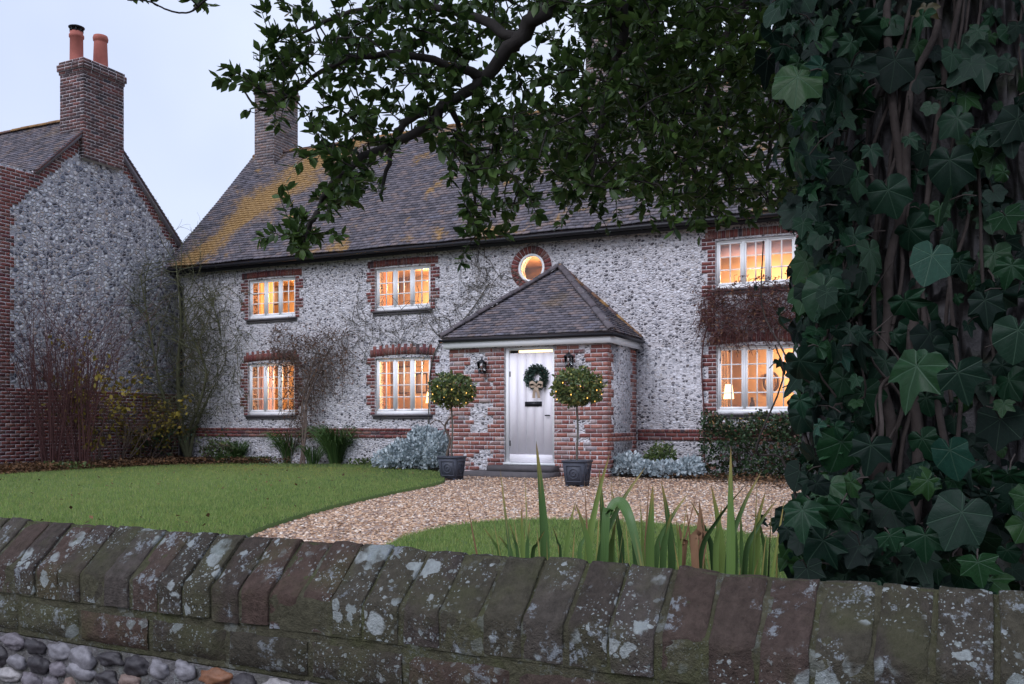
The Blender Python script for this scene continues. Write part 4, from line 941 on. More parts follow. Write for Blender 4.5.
# the loose curtain at the left of the trunk and the tangle by its foot
Pc = []; 
while len(Pc) < 850:
    x, y = random.uniform(775, 862), random.uniform(-20, 575); edge = EDGE(y)
    if x > edge - 4 + abs(random.gauss(0, 10)) + 16 * mnoise.noise(Vector((2, 0, y * .02))): Pc.append(at(x, y, random.uniform(1.95, 2.55)))
Pc = np.array(Pc); n = len(Pc); tocam = (CAMV - Pc); tocam /= np.linalg.norm(tocam, axis=1)[:, None]
ivy_leaves(Pc, np.c_[rng.normal(-.1, .5, n), rng.normal(0, .4, n), -np.ones(n)], tocam * .6 + rng.normal(0, .5, (n, 3)) + np.array((-.3, 0, .2)), np.clip(rng.gamma(5, .008, n), .018, .07))
Pc = np.array([at(random.uniform(800, 1060), random.uniform(470, 600), random.uniform(1.8, 2.35)) for _ in range(230)]); n = len(Pc)
ivy_leaves(Pc, np.c_[rng.normal(0, .6, n), rng.normal(0, .4, n), -np.ones(n)], np.array((-.1, -1, .5)) + rng.normal(0, .4, (n, 3)), np.clip(rng.gamma(5, .009, n), .018, .075))
Pc = np.array([at(random.uniform(985, 1060), random.uniform(180, 420), random.uniform(1.9, 2.3)) for _ in range(60)]); n = len(Pc)
ivy_leaves(Pc, np.c_[rng.normal(0, .6, n), rng.normal(0, .4, n), -np.ones(n)], np.array((-.1, -1, .4)) + rng.normal(0, .4, (n, 3)), np.clip(rng.gamma(6, .008, n), .02, .07))
big = [(917, 366, 1.78, .118, -.30), (958, 372, 1.88, .105, .25), (871, 445, 1.82, .092, -.1), (962, 512, 1.72, .098, -.35), (978, 562, 1.60, .066, .15), (925, 535, 1.78, .075, .0), (824, 288, 2.0, .085, -.25), (870, 250, 1.95, .080, .1), (932, 255, 1.9, .085, -.2), (888, 190, 2.0, .085, .25), (950, 160, 2.0, .09, 0), (895, 60, 2.05, .095, -.1), (960, 50, 2.05, .10, .2), (1005, 215, 1.9, .06, .4), (850, 330, 2.0, .065, -.4), (838, 420, 2.0, .06, 0), (905, 300, 1.9, .07, .3), (800, 470, 2.1, .06, -.2), (860, 545, 1.85, .07, -.4), (1010, 130, 1.95, .08, .1), (835, 100, 2.1, .08, -.2), (875, 15, 2.1, .085, .2), (808, 210, 2.1, .075, -.2), (985, 300, 1.85, .07, .1), (950, 450, 1.9, .08, .2), (1018, 330, 1.8, .075, -.1), (800, 400, 2.1, .06, .1), (890, 490, 1.85, .06, .3), (1012, 480, 1.85, .07, .0), (820, 540, 1.9, .065, -.2)]
P = np.array([at(x, y, d) for x, y, d, _, _ in big]); n = len(P); tc_ = CAMV - P; tc_ /= np.linalg.norm(tc_, axis=1)[:, None]
lat = np.array((CA, SA, 0)); D = np.array([lat * b[4] * 1.3 for b in big]) + np.array((0, 0, -1.0)) - tc_ * .0
ivy_leaves(P, D, tc_ * 1.0 + np.array((-.1, 0, .45)) + rng.normal(0, .30, (n, 3)), np.array([b[3] * .84 for b in big]))
for q in range(26):      # climbing stems
    phi = random.uniform(math.pi * 1.2, math.pi * 2.05); z = random.uniform(-.05, .6) if q < 16 else random.uniform(.6, 1.8); pts = []
    rb = random.choice((.005, .007, .010, .016)) if q < 12 else random.uniform(.003, .007); L = random.uniform(1.2, 2.8); m = 12
    for i in range(m):
        z_ = z + L * i / m; phi += random.gauss(0, .10); R_ = .335 + .05 * math.exp(-max(z_, 0) * 3) + random.uniform(0, .03) + rb - .012 * z_; pts.append((TS + R_ * math.cos(phi), TN + R_ * math.sin(phi), z_))
    C = curve_pts(pts, 4)
    if proj(C)[0].min() < 812 + rb * 400: continue
    mbs.tube(C, np.linspace(rb, rb * .4, len(C)), 7)
for q in range(22):      # loose runners at the left and the foot
    x, y = random.uniform(815, 860), random.uniform(380, 570); P_ = [at(x, y, random.uniform(2.0, 2.3))]
    for i in range(5): P_.append(P_[-1] + np.array((random.uniform(-.06, .08), random.uniform(-.06, .06), random.uniform(.02, .16))))
    C = curve_pts(P_, 4); mbs.tube(C, np.linspace(random.choice((.003, .004, .008)), .0015, len(C)), 5)
mbs.build('stems', M['ivy_stem'], ivy, smooth=True); mbv.build('foliage', M['ivy'], ivy, smooth=True)
# the single yellowed leaf high on the trunk
mbv = MB(); mbs = MB(); ivy_leaves(np.array([at(926, 8, 1.98)]), [(-.3, 0, -1)], [(0, -1, .5)], np.array([.042])); M['ivy_y'] = m_leaf('yellowed_ivy', (.05, .042, .012), (.06, .05, .014), .5, .2); mbv.build('yellow_leaf', M['ivy_y'], ivy)

# ---------------------------------------------------------------- strap-leaved plants behind the wall
t = NT('iris_leaf'); uv = t.n('TexCoord').outputs['UV']; x = t.n('SeparateXYZ'); t.l(uv, x.inputs[0]); c = t.ramp(t.island(), [(0, (.035, .085, .025)), (.5, (.09, .17, .04)), (1, (.22, .28, .06))])
fz = t.noise(uv, 3, 3); c = t.mix(t.step(t.math('ADD', x.outputs[1], t.math('MULTIPLY', t.math('SUBTRACT', fz, .5), .5)), .72, .98), c, (.34, .25, .08)); c = t.mix(t.step(t.math('ADD', x.outputs[1], t.math('MULTIPLY', t.math('SUBTRACT', fz, .5), .3)), .93, 1.0), c, (.16, .09, .05)); st_ = t.math('SINE', t.math('MULTIPLY', x.outputs[0], 40)); c = t.mix(t.math('MULTIPLY_ADD', st_, .12, .12), c, (.14, .20, .10)); t.col(c); t.b.inputs['Roughness'].default_value = .42; M['iris'] = t.m
M['iris_dead'] = m_plain('dead_strap_leaf', (.20, .11, .06), .8, .3, 30)
def blade(mb, pts, wd, face, mat=0, fold=.25):
    C = curve_pts(pts, 6); m = len(C); t_ = np.linspace(0, 1, m); w_ = wd * np.clip(np.minimum(.75 + t_ * .5, (1 - t_) ** .75 * 1.9), 0, 1)
    T = np.gradient(C, axis=0); T /= np.linalg.norm(T, axis=1)[:, None]; X = np.cross(T, face); X /= np.linalg.norm(X, axis=1)[:, None]; Z = np.cross(X, T)
    tw = np.linspace(0, random.uniform(-.8, .8), m)[:, None]; X2 = X * np.cos(tw) + Z * np.sin(tw); Z2 = np.cross(X2, T)
    V = np.concatenate([C - X2 * w_[:, None] / 2 + Z2 * w_[:, None] * fold, C, C + X2 * w_[:, None] / 2 + Z2 * w_[:, None] * fold]); U = np.concatenate([np.c_[np.full(m, a), t_] for a in (0, .5, 1)])
    f = [(i, m + i, m + i + 1, i + 1) for i in range(m - 1)] + [(m + i, 2 * m + i, 2 * m + i + 1, m + i + 1) for i in range(m - 1)]; mb.add(V, f, mat, U)
clumps = [
 ('short strap leaves at the left end of the row around one very tall leaf', 2.25, [(500, 483, 527, .014), (523, 521, 508, .015), (518, 509, 522, .012), (545, 536, 440, .027), (532, 545, 530, .012), (560, 552, 525, .012), (566, 576, 500, .014), (512, 498, 535, .012), (528, 530, 520, .016)]),
 ('tall strap leaves with an arching leaf, just left of the middle of the row', 2.15, [(590, 575, 502, .018), (588, 610, 452, .017), (600, 646, 466, .017), (604, 599, 467, .020), (580, 592, 520, .014), (622, 612, 490, .014), (610, 616, 520, .018)]),
 ('upright green strap leaves with one brown dead leaf in the middle of the row', 2.2, [(650, 653, 483, .022), (644, 640, 500, .016), (672, 661, 480, .020), (656, 689, 492, .018), (663, 672, 510, .018), (636, 628, 508, .015), (680, 676, 520, .014)]),
 ('broad bright strap leaves right of the middle, tallest tip yellow', 2.1, [(732, 731, 445, .024), (722, 711, 484, .020), (699, 747, 483, .016), (728, 762, 470, .018), (735, 727, 472, .018), (712, 690, 500, .016), (716, 722, 505, .018)]),
 ('loose pale strap leaves at the right end of the row, beside the ivy', 2.25, [(752, 766, 490, .016), (757, 760, 505, .016), (745, 778, 498, .015), (765, 757, 512, .014), (742, 740, 505, .014)])]
for ci, (lab, d, bl) in enumerate(clumps):
    bc = at(np.mean([b[0] for b in bl]), 560, d + .05); bc[2] = 0; mb = MB()
    for bx, tx, ty, wd in bl:
        wd *= random.uniform(.65, 1.05); dd = d + random.uniform(-.08, .10); tip = at(tx, ty, dd); base = at(bx, 560, dd + .02); mid = (base + tip) / 2 + np.array((random.uniform(-.012, .012), 0, 0)); mid = base * .45 + tip * .55 + (base - np.array((tip[0], tip[1], base[2]))) * .15
        root = np.array((bc[0] * .7 + base[0] * .3, bc[1] * .7 + base[1] * .3, 0.0)); fc = CAMV - tip; fc = fc / np.linalg.norm(fc) + np.array((random.uniform(-.5, .5), 0, .1)); blade(mb, [root, root * .35 + base * .65, base, mid, tip], wd * .95, fc)
    for _ in range(10): 
        r0 = np.array((bc[0] + random.uniform(-.08, .08), bc[1] + random.uniform(-.06, .06), 0)); e = r0 + np.array((random.uniform(-.16, .16), random.uniform(-.1, .1), random.uniform(.62, .90))); blade(mb, [r0, (r0 + e) / 2 + (0, 0, .05), e], random.uniform(.007, .014), (random.uniform(-.6, .6), -1, .1), 1 if _ in (3, 7) else 0)
    if ci == 1: blade(mb, [bc, at(606, 545, d), at(611, 512, d), at(620, 503, d), at(630, 520, d - .04), at(641, 566, d - .06), at(644, 590, d - .06)], .026, (-.1, -1, .5))
    if ci in (2, 3):
        for (bx, tx, ty) in (((682, 679, 524), (700, 699, 500)) if ci == 2 else ((696, 700, 505),)): blade(mb, [bc, at(bx, 565, d), at((bx + tx) / 2 + 2, (565 + ty) / 2, d), at(tx, ty, d)], .020, (random.uniform(-.3, .3), -1, 0), 1)
    tag(mb.build('iris_clump', [M['iris'], M['iris_dead']], base=bc, smooth=True), lab, 'plant', 'strap-leaved plants behind the wall')

# ---------------------------------------------------------------- planters and clipped trees
def ip(px, py, d): return at(px, py, d)
def planter(c, lab, rz=0):
    p = thing('planter', lab, 'planter', c, 'lead planters beside the door'); cx, cy = c[0], c[1]
    def ring(mb, r0, r1, z0, z1): mb.hexa([(cx + sx * r, cy + sy * r, z) for r, z in ((r0, z0), (r1, z1)) for sy in (-1, 1) for sx in (-1, 1)])
    mb = MB()
    for z0, z1, a0, a1 in ((.03, .38, .142, .178),):
        for ax in (0, 1):
            for sg_ in (-1, 1):
                V = []
                for r, z in ((a0, z0), (a1, z1)):
                    for inn in ((r, r - .02) if sg_ > 0 else (r, r - .02)):
                        for w_ in (-1, 1):
                            u_, v_ = w_ * (r if ax == 0 else r - .0203), sg_ * inn; V.append((cx + (u_ if ax == 0 else v_), cy + (v_ if ax == 0 else u_), z))
                mb.hexa(V)
    ring(mb, .14, .14, .03, .05); mb.build('body', M['lead'], p)
    mb = MB()
    for a, b, e0_, e1_ in ((-.19, .19, -.19, -.165), (-.19, .19, .165, .19)): mb.box(cx + a, cx + b, cy + e0_, cy + e1_, .38, .41)
    for a, b in ((-.19, -.165), (.165, .19)): mb.box(cx + a, cx + b, cy - .1648, cy + .1648, .38, .41)
    mb.build('rim', M['lead'], p)
    for sx in (-1, 1):
        for sy in (-1, 1): mb = MB(); mb.box(cx + sx * .12 - .025, cx + sx * .12 + .025, cy + sy * .12 - .025, cy + sy * .12 + .025, 0, .032); mb.build('foot', M['lead'], p)
    for ax, sg_ in (('y', -1), ('x', 1)):      # relief roundel and frame on the two seen sides
        mb = MB(); q = np.linspace(0, 2 * math.pi, 25)
        r_ = lambda z: .142 + (.036) * (z - .03) / .35
        def onf(u_, z): return (cx + u_, cy - r_(z) - .004, z) if ax == 'y' else (cx + r_(z) + .004, cy + u_, z)
        mb.tube([onf(.075 * math.cos(t_), .205 + .075 * math.sin(t_)) for t_ in q], .008, 6); mb.tube([onf(.03 * math.cos(t_), .205 + .03 * math.sin(t_)) for t_ in q], .007, 6)
        for z in (.085, .33): mb.tube([onf(-.12, z), onf(.12, z)], .008, 6)
        for u_ in (-.12, .12): mb.tube([onf(u_, .085), onf(u_, .33)], .008, 6)
        mb.build('relief', M['lead'], p)
    mb = MB(); mb.box(cx - .155, cx + .155, cy - .155, cy + .155, .33, .355); mb.build('soil', M['soil'], p)
    return p
def topiary(c, zc, rx, rz, lab):
    p = thing('clipped_tree', lab, 'topiary', (c[0], c[1], .355), 'clipped trees beside the door')
    mb = MB(); zz = np.linspace(.35, zc, 9); mb.tube([(c[0] + .008 * math.sin(z * 9), c[1] + .006 * math.cos(z * 7), z) for z in zz], np.linspace(.018, .013, 9), 8); 
    for _ in range(14):
        v_ = runit(1)[0] * np.array((rx, rx, rz)) * .8; mb.tube([(c[0], c[1], zc - rz * .5), np.array((c[0], c[1], zc)) + v_ * .6 - (0, 0, .05), np.array((c[0], c[1], zc)) + v_], [.008, .006, .003], 5)
    mb.build('stem', M['twig_grey'], p, smooth=True)
    n = 2300; v_ = runit(n); lump = np.array([1 + .34 * mnoise.noise(Vector(q) * 2.4 + Vector((c[0] * 3, 0, 0))) for q in v_]); rad = (rng.uniform(.35, 1, n) ** .4) * lump
    v_[:, 2] = np.where(v_[:, 2] < 0, v_[:, 2] * .85, v_[:, 2]); P = np.array((c[0], c[1], zc)) + v_ * rad[:, None] * np.array((rx, rx, rz)) * .93
    mb = MB(); leaves(mb, P, v_ * .7 + rng.normal(0, .6, (n, 3)), rng.uniform(.045, .075, n), 1.3, v_ + rng.normal(0, .5, (n, 3))); mb.build('foliage', M['leaf_topiary'], p); return p, lump
def fairy(c, zc, rx, rz, lab, n=18):
    p = thing('fairy_lights', lab, 'string lights', (c[0], c[1], zc), 'string lights in the clipped trees'); P = []
    for i in range(n):
        t_ = i / n; q = t_ * 2 * math.pi * 5.3; el = -.75 + 1.1 * t_; P.append((c[0] + rx * .98 * math.cos(el) * math.cos(q), c[1] + rx * .98 * math.cos(el) * math.sin(q), zc + rz * .98 * math.sin(el)))
    mb = MB(); mb.tube(curve_pts(P, 4), .002, 4); mb.build('wire', M['black'], p); first = None
    for q in P:
        if first is None:
            mb = MB(); mb.add(IC2_V * .009 * np.array((1, 1, 1.4)) + np.array(q), IC2_F); first = mb.build('bulb', M['bulb'], p, smooth=True); q0 = np.array(q)
        else:
            b = first.copy(); COL.objects.link(b); b.parent = p; b.location = tuple(np.array(q) - q0)
cR = ground(575, 487); cL = ground(452, 480); cR = cR + np.array((0, .1, 0)); cL = cL + np.array((0, .0, 0))
planter(cL, 'square lead planter left of the step, holding the smaller clipped tree'); planter(cR, 'square lead planter right of the step, standing nearer the viewer')
dR = -SA * cR[0] + CA * cR[1]; dL = -SA * cL[0] + CA * cL[1]
zR, zL = 1 + 34 * dR / F, 1 + 31 * dL / F
topiary(cR, zR, 27 * dR / F, 21 * dR / F, 'round clipped tree with fairy lights in the planter right of the door'); topiary(cL, zL, 23 * dL / F, 19 * dL / F, 'round clipped tree with fairy lights in the planter left of the door')
fairy(cR, zR, 26 * dR / F, 20 * dR / F, 'tiny yellow lights wound through the clipped tree right of the door'); fairy(cL, zL, 22 * dL / F, 18 * dL / F, 'tiny yellow lights wound through the clipped tree left of the door')

# ---------------------------------------------------------------- wreath
wc = on_n(536, 377, PN - .02); wr = thing('wreath', 'green Christmas wreath with a hessian bow hanging on the pale front door', 'wreath', (wc[0], PN + .05, wc[2]))
yb = PN + .01; mb = MB(); n = 1500; q = rng.uniform(0, 2 * math.pi, n); s_ = rng.uniform(0, 2 * math.pi, n); r_ = rng.uniform(0, .072, n); R_ = .165
P = np.c_[wc[0] + (R_ + r_ * np.cos(s_)) * np.cos(q), yb - .0 + r_ * np.sin(s_) * .7 - .01, wc[2] + (R_ + r_ * np.cos(s_)) * np.sin(q)]; D = np.c_[-np.sin(q) + np.cos(q) * np.cos(s_), np.sin(s_) - .3, np.cos(q) + np.sin(q) * np.cos(s_)] + rng.normal(0, .4, (n, 3))
leaves(mb, P, D, rng.uniform(.035, .07, n), .9); M['wreath'] = m_leaf('wreath_leaf', (.02, .055, .04), (.07, .12, .09), .5, .05, .3, (.20, .24, .22)); mb.build('greenery', M['wreath'], wr)
a = np.linspace(0, 2 * math.pi, 30); mb = MB(); mb.tube([(wc[0] + R_ * math.cos(t_), yb, wc[2] + R_ * math.sin(t_)) for t_ in a], .02, 6); mb.build('ring', M['twig'], wr)
M['hessian'] = m_plain('hessian_ribbon', (.42, .32, .24), .95, .2, 60); mb = MB(); bc = np.array((wc[0] + .02, yb - .06, wc[2] - .15))
def strip(mb, pts, wd, wdir):
    C = curve_pts(pts, 5); wv = np.array(wdir, float) * wd / 2; m = len(C); V = np.concatenate([C - wv, C + wv]); f = [(i, m + i, m + i + 1, i + 1) for i in range(m - 1)]; mb.add(V, f)
for sg_ in (-1, 1):
    strip(mb, [bc, bc + (sg_ * .06, -.03, .05), bc + (sg_ * .13, -.02, .03), bc + (sg_ * .12, -.0, -.02), bc + (sg_ * .05, -.01, -.02), bc], .05, (0, .3, 1)); strip(mb, [bc, bc + (sg_ * .02, -.02, -.08), bc + (sg_ * .045, -.01, -.16), bc + (sg_ * .05, .0, -.24)], .05, (1, .3, 0))
mb.add(IC2_V * np.array((.028, .02, .028)) + bc + (0, -.02, 0), IC2_F); mb.build('bow', M['hessian'], wr)

# ---------------------------------------------------------------- wall lanterns
def lantern(x, y, lab):
    c = on_n(x, y, PN - .12); l = thing('wall_lantern', lab, 'lantern', (c[0], PN, c[2]), 'lanterns on the porch wall'); z = c[2]; cx, cy = c[0], PN - .13
    mb = MB(); mb.box(cx - .035, cx + .035, PN - .034, PN - .014, z - .10, z + .10); mb.tube([(cx, PN - .03, z - .06), (cx, PN - .09, z - .12), (cx, cy, z - .125)], .01, 6); mb.build('bracket', M['black'], l)
    mb = MB(); h, r0, r1 = .10, .045, .065
    mb.hexa([(cx + sx * r, cy + sy * r, zz_) for r, zz_ in ((r0 + .008, z - .125), (r0 + .004, z - .105)) for sy in (-1, 1) for sx in (-1, 1)]); mb.hexa([(cx + sx * r, cy + sy * r, zz_) for r, zz_ in ((r1 + .015, z + .08), (.02, z + .135)) for sy in (-1, 1) for sx in (-1, 1)])
    for sx in (-1, 1):
        for sy in (-1, 1): mb.tube([(cx + sx * r0, cy + sy * r0, z - .105), (cx + sx * r1, cy + sy * r1, z + .08)], .006, 5)
    mb.lathe([(.0, .135), (.022, .14), (.012, .16), (.0, .175)], (cx, cy, z), 8); mb.build('cage', M['black'], l)
    mb = MB(); mb.hexa([(cx + sx * r, cy + sy * r, zz_) for r, zz_ in ((r0 - .004, z - .104), (r1 - .004, z + .079)) for sy in (-1, 1) for sx in (-1, 1)]); mb.build('glass', M['glass'], l)
lantern(482, 367, 'black wall lantern left of the front door'); lantern(569, 361, 'black wall lantern right of the front door, above the clipped tree')

# ---------------------------------------------------------------- plants along the walls
def grow(mb, p, d, r, L, dep, up=.15, wig=.25, kids=(2, 3), tips=None):
    m = 5; P = [np.array(p, float)]; d = np.array(d, float) / np.linalg.norm(d)
    for i in range(m): d = d + rng.normal(0, wig / 2, 3) + np.array((0, 0, up / 3)); d /= np.linalg.norm(d); P.append(P[-1] + d * L / m)
    mb.tube(P, np.linspace(r, r * .55, m + 1), 5 if dep > 1 else 4, cap=False)
    if tips is not None: tips.extend(P[2:])
    if dep > 0:
        for _ in range(random.randint(*kids)):
            i = random.randint(2, m); a = runit(1)[0]; nd = d * .8 + a * .75; grow(mb, P[i], nd, r * .55, L * random.uniform(.55, .8), dep - 1, up, wig, kids, tips)
# dogwood-like red stems far left
c = on_n(30, 470, 15.3); base = ground(34, 468) * 1.0
def red_shrub(b, n, H, lab, grp='red-stemmed shrubs'):
    p = thing('red_stemmed_shrub', lab, 'shrub', b, grp); mb = MB()
    for i in range(n):
        q = random.uniform(0, 6.28); s_ = b + np.array((math.cos(q), math.sin(q), 0)) * random.uniform(0, .22); grow(mb, s_, (math.cos(q) * .24, math.sin(q) * .24, 1), .011, H * random.uniform(.45, .62), 2, .3, .12, (1, 3))
    mb.build('stems', M['twig_red'], p); return p
red_shrub(ground(22, 471) + np.array((.1, .6, 0)), 44, 4.6, 'bare red-stemmed shrub at the far left edge of the border'); red_shrub(ground(62, 470) + np.array((.1, .4, 0)), 34, 4.2, 'bare red-stemmed shrub right of the taller red one, before the brick base')
def leafy_shrub(b, lab, stems_n, H, spread, n_leaf, mat, lsize=.07, name='shrub', cat='shrub', twig='twig', dep=2, wid=1.4):
    p = thing(name, lab, cat, b); mb = MB(); tips = []
    for i in range(stems_n):
        q = random.uniform(0, 6.28); grow(mb, b + np.array((math.cos(q), math.sin(q), 0)) * .08, (math.cos(q) * spread, math.sin(q) * spread, 1), .014, H * random.uniform(.45, .6), dep, .2, .3, (2, 3), tips)
    mb.build('stems', M[twig], p); tips = np.array(tips); k = rng.integers(0, len(tips), n_leaf); mb = MB()
    P = tips[k] + rng.normal(0, .05, (n_leaf, 3)); leaves(mb, P, runit(n_leaf) - np.array((0, 0, .5)), rng.uniform(.7, 1.2, n_leaf) * lsize, wid); mb.build('foliage', mat, p); return p
leafy_shrub(ground(97, 467.5), 'slender yellow-leaved shrub against the grey flint gable', 7, 2.9, .18, 620, M['leaf_yellow'], .12, 'yellow_leaved_shrub')
leafy_shrub(ground(147, 464.5), 'low shrub with green and yellow leaves near the corner between the houses', 9, 1.7, .4, 600, M['leaf_yellow'], .11, 'yellow_leaved_shrub')
leafy_shrub(ground(163, 463.5), 'dark evergreen shrub under the bare tree at the house corner', 10, 1.3, .4, 700, M['leaf_dark'], .08, 'evergreen_shrub')
leafy_shrub(ground(120, 466.5), 'straggly bare brown shrub before the neighbour\'s brick base', 12, 2.3, .45, 90, M['leaf_brown'], .06, 'bare_shrub')
leafy_shrub(ground(215, 464.5), 'small low green shrub before the left downstairs window\'s wall', 9, .8, .5, 420, M['leaf_green'], .07, 'low_shrub')
# bare tree at the corner
b = ground(184, 463) + np.array((0, .15, 0)); bt = thing('bare_tree', 'leafless small tree with curving stems at the corner between the two houses', 'tree', b); mb = MB(); mb2 = MB()
D_ = -SA * b[0] + CA * b[1]
main = [[b, at(181, 420, D_), at(178, 370, D_), at(181, 320, D_ - .2), at(176, 262, D_ - .2)], [b, at(188, 435, D_), at(200, 402, D_ - .3), at(206, 372, D_ - .4), at(196, 345, D_ - .5), at(184, 318, D_ - .5)], [b, at(196, 425, D_ + .1), at(214, 385, D_), at(222, 345, D_ - .1), at(212, 300, D_ - .2)], [b, at(176, 430, D_ - .2), at(160, 385, D_ - .4), at(150, 330, D_ - .5), at(140, 275, D_ - .6)]]
for P in main:
    C = curve_pts(P, 6); mb.tube(C, np.linspace(.075 if P is main[0] else .05, .014, len(C)), 8)
    for i in range(6, len(C)):
        for _ in range(2):
            a = runit(1)[0]; grow(mb2, C[i], a * np.array((1, .4, .6)) + np.array((0, -.1, .45)), .012, random.uniform(.55, 1.2), 2, .15, .35, (2, 3))
mb.build('trunk', M['twig_olive'], bt, smooth=True); mb2.build('branches', M['twig_olive'], bt)
# climbers on the front wall
def in_poly_px(P): return [on_n(x, y, NF)[[0, 2]] for x, y in P]
def tangle(mb, poly, n, L, r, off=(.05, .22), sagk=.0, mbl=None, nl=0, ls=.05):
    poly = np.array(poly); lo, hi = poly.min(0), poly.max(0); pts = []
    for _ in range(n):
        while True:
            q = rng.uniform(lo, hi)
            if inside(poly, q[:1], q[1:])[0]: break
        y = NF - random.uniform(*off); a = random.uniform(0, 6.28); P = [np.array((q[0], y, q[1]))]
        for i in range(6): a += random.gauss(0, .6); P.append(P[-1] + np.array((math.cos(a) * L / 6, random.uniform(-.02, .02), math.sin(a) * L / 6 - sagk * L)))
        P = np.array(P); P[:, 1] = np.minimum(P[:, 1], NF - .03); mb.tube(curve_pts(P, 2), r * random.uniform(.6, 1.3), 4, cap=False); pts += list(P)
    if mbl is not None and nl:
        k = rng.integers(0, len(pts), nl); P = np.array(pts)[k] + rng.normal(0, .03, (nl, 3)); P[:, 1] = np.minimum(P[:, 1], NF - .03); leaves(mbl, P, runit(nl) - np.array((0, 0, .6)), rng.uniform(.7, 1.3, nl) * ls, 1.4, tv=DL_v, tf=DL_f)
# (1) brown vine between the two left windows, with a trunk
b = ground(311, 467) * np.array((1, 1, 0)); b[1] = NF - .55; b[0] = on_n(309, 0, NF - .3)[0]
cv = thing('bare_vine', 'tangled brown leafless vine on the wall between the two left windows', 'climber', b); mb = MB(); mbl = MB()
reg = in_poly_px([(276, 345), (292, 326), (306, 334), (318, 338), (344, 324), (358, 342), (352, 372), (340, 362), (334, 398), (322, 386), (314, 440), (300, 438), (298, 385), (284, 368)])
tangle(mb, reg, 430, .6, .005, (.06, .45), .05, mbl, 1100, .05)
for k in range(5): e = np.array((b[0] + random.uniform(-.3, .7), NF - random.uniform(.1, .3), random.uniform(2.2, 2.9))); mb.tube(curve_pts([b + (random.uniform(-.08, .08), 0, 0), b + (random.uniform(-.1, .1), .1, .8), b + (random.uniform(-.15, .2), .2, 1.5), e], 5), random.uniform(.01, .02), 6)
mb.build('stems', M['twig'], cv); mbl.build('dry_foliage', M['leaf_brown'], cv)
# (2) brown climber under the upper right window, (3) thin runners across the wall
cv = thing('dry_climber', 'dense rusty brown dry climber between the two right-hand windows', 'climber', (S(710), NF - .1, 2.7)); mb = MB(); mbl = MB()
reg = in_poly_px([(706, 292), (716, 286), (760, 283), (800, 283), (812, 300), (806, 332), (770, 330), (740, 334), (716, 336), (704, 318)])
tangle(mb, reg, 560, .42, .005, (.05, .3), .06, mbl, 1200, .05); mb.tube(curve_pts([(S(706), NF - .08, 0), (S(705), NF - .07, 1.2), (S(703), NF - .06, 2.2), (S(712), NF - .12, 2.85), (S(740), NF - .12, 2.95)], 6), .016, 6); mb.build('stems', M['twig_red'], cv); mbl.build('dry_foliage', M['leaf_brown'], cv)
cv = thing('wall_creeper', 'thin leafless creeper stems spreading on the wall left of the round window', 'climber', (S(440), NF - .03, .2)); mb = MB()
tangle(mb, in_poly_px([(345, 318), (440, 312), (470, 280), (480, 250), (512, 262), (500, 300), (470, 325), (425, 345), (360, 345)]), 90, .9, .006, (.02, .06), 0); mb.tube(curve_pts([(S(432), NF - .05, 0), (S(430), NF - .03, 1.2), (S(436), NF - .03, 2.5), (S(470), NF - .03, 3.3), (S(490), NF - .03, 3.9)], 6), .014, 6); mb.build('stems', M['twig_grey'], cv)
cv = thing('wall_creeper', 'bare creeper twigs on the wall left of the end windows', 'climber', (S(215), NF - .03, .2)); mb = MB()
tangle(mb, in_poly_px([(182, 280), (240, 275), (244, 330), (238, 400), (210, 440), (186, 440)]), 120, 1.0, .006, (.02, .12), 0); mb.build('stems', M['twig_olive'], cv)
# strappy evergreen clumps
def spiky(b, n, H, wd, lab, mat='blade', grp='strappy clumps under the windows'):
    mb = MB()
    for _ in range(n):
        q = random.uniform(0, 6.28); l = H * random.uniform(.6, 1.1); s_ = random.uniform(.15, .75); o_ = np.array((math.cos(q), math.sin(q), 0)); r0 = b + o_ * random.uniform(0, .12)
        P = [r0, r0 + o_ * l * s_ * .35 + (0, 0, l * .55), r0 + o_ * l * s_ * .8 + (0, 0, l * .85), r0 + o_ * l * s_ * 1.25 + (0, 0, l * (1.0 - s_ * .45))]; blade(mb, P, wd, np.cross((0, 0, 1), o_) * .3 + o_ + np.array((0, 0, .5)))
    return tag(mb.build('strappy_clump', M[mat], base=b), lab, 'plant', grp)
spiky(ground(333, 466.3) + np.array((0, .1, 0)), 520, .98, .017, 'largest bright green strappy clump, just right of the brown vine'); spiky(ground(287, 464.7) + np.array((0, .1, 0)), 320, .85, .017, 'darker strappy clump left of the brown vine trunk'); spiky(ground(234, 464.0) + np.array((0, .1, 0)), 240, .62, .015, 'smallest strappy clump below the left end window'); spiky(ground(313, 466.3), 120, .5, .015, 'short thin strappy clump at the foot of the vine')
spiky(ground(222, 465), 80, .35, .015, 'tiny strappy tuft at the edge of the lawn below the end window')
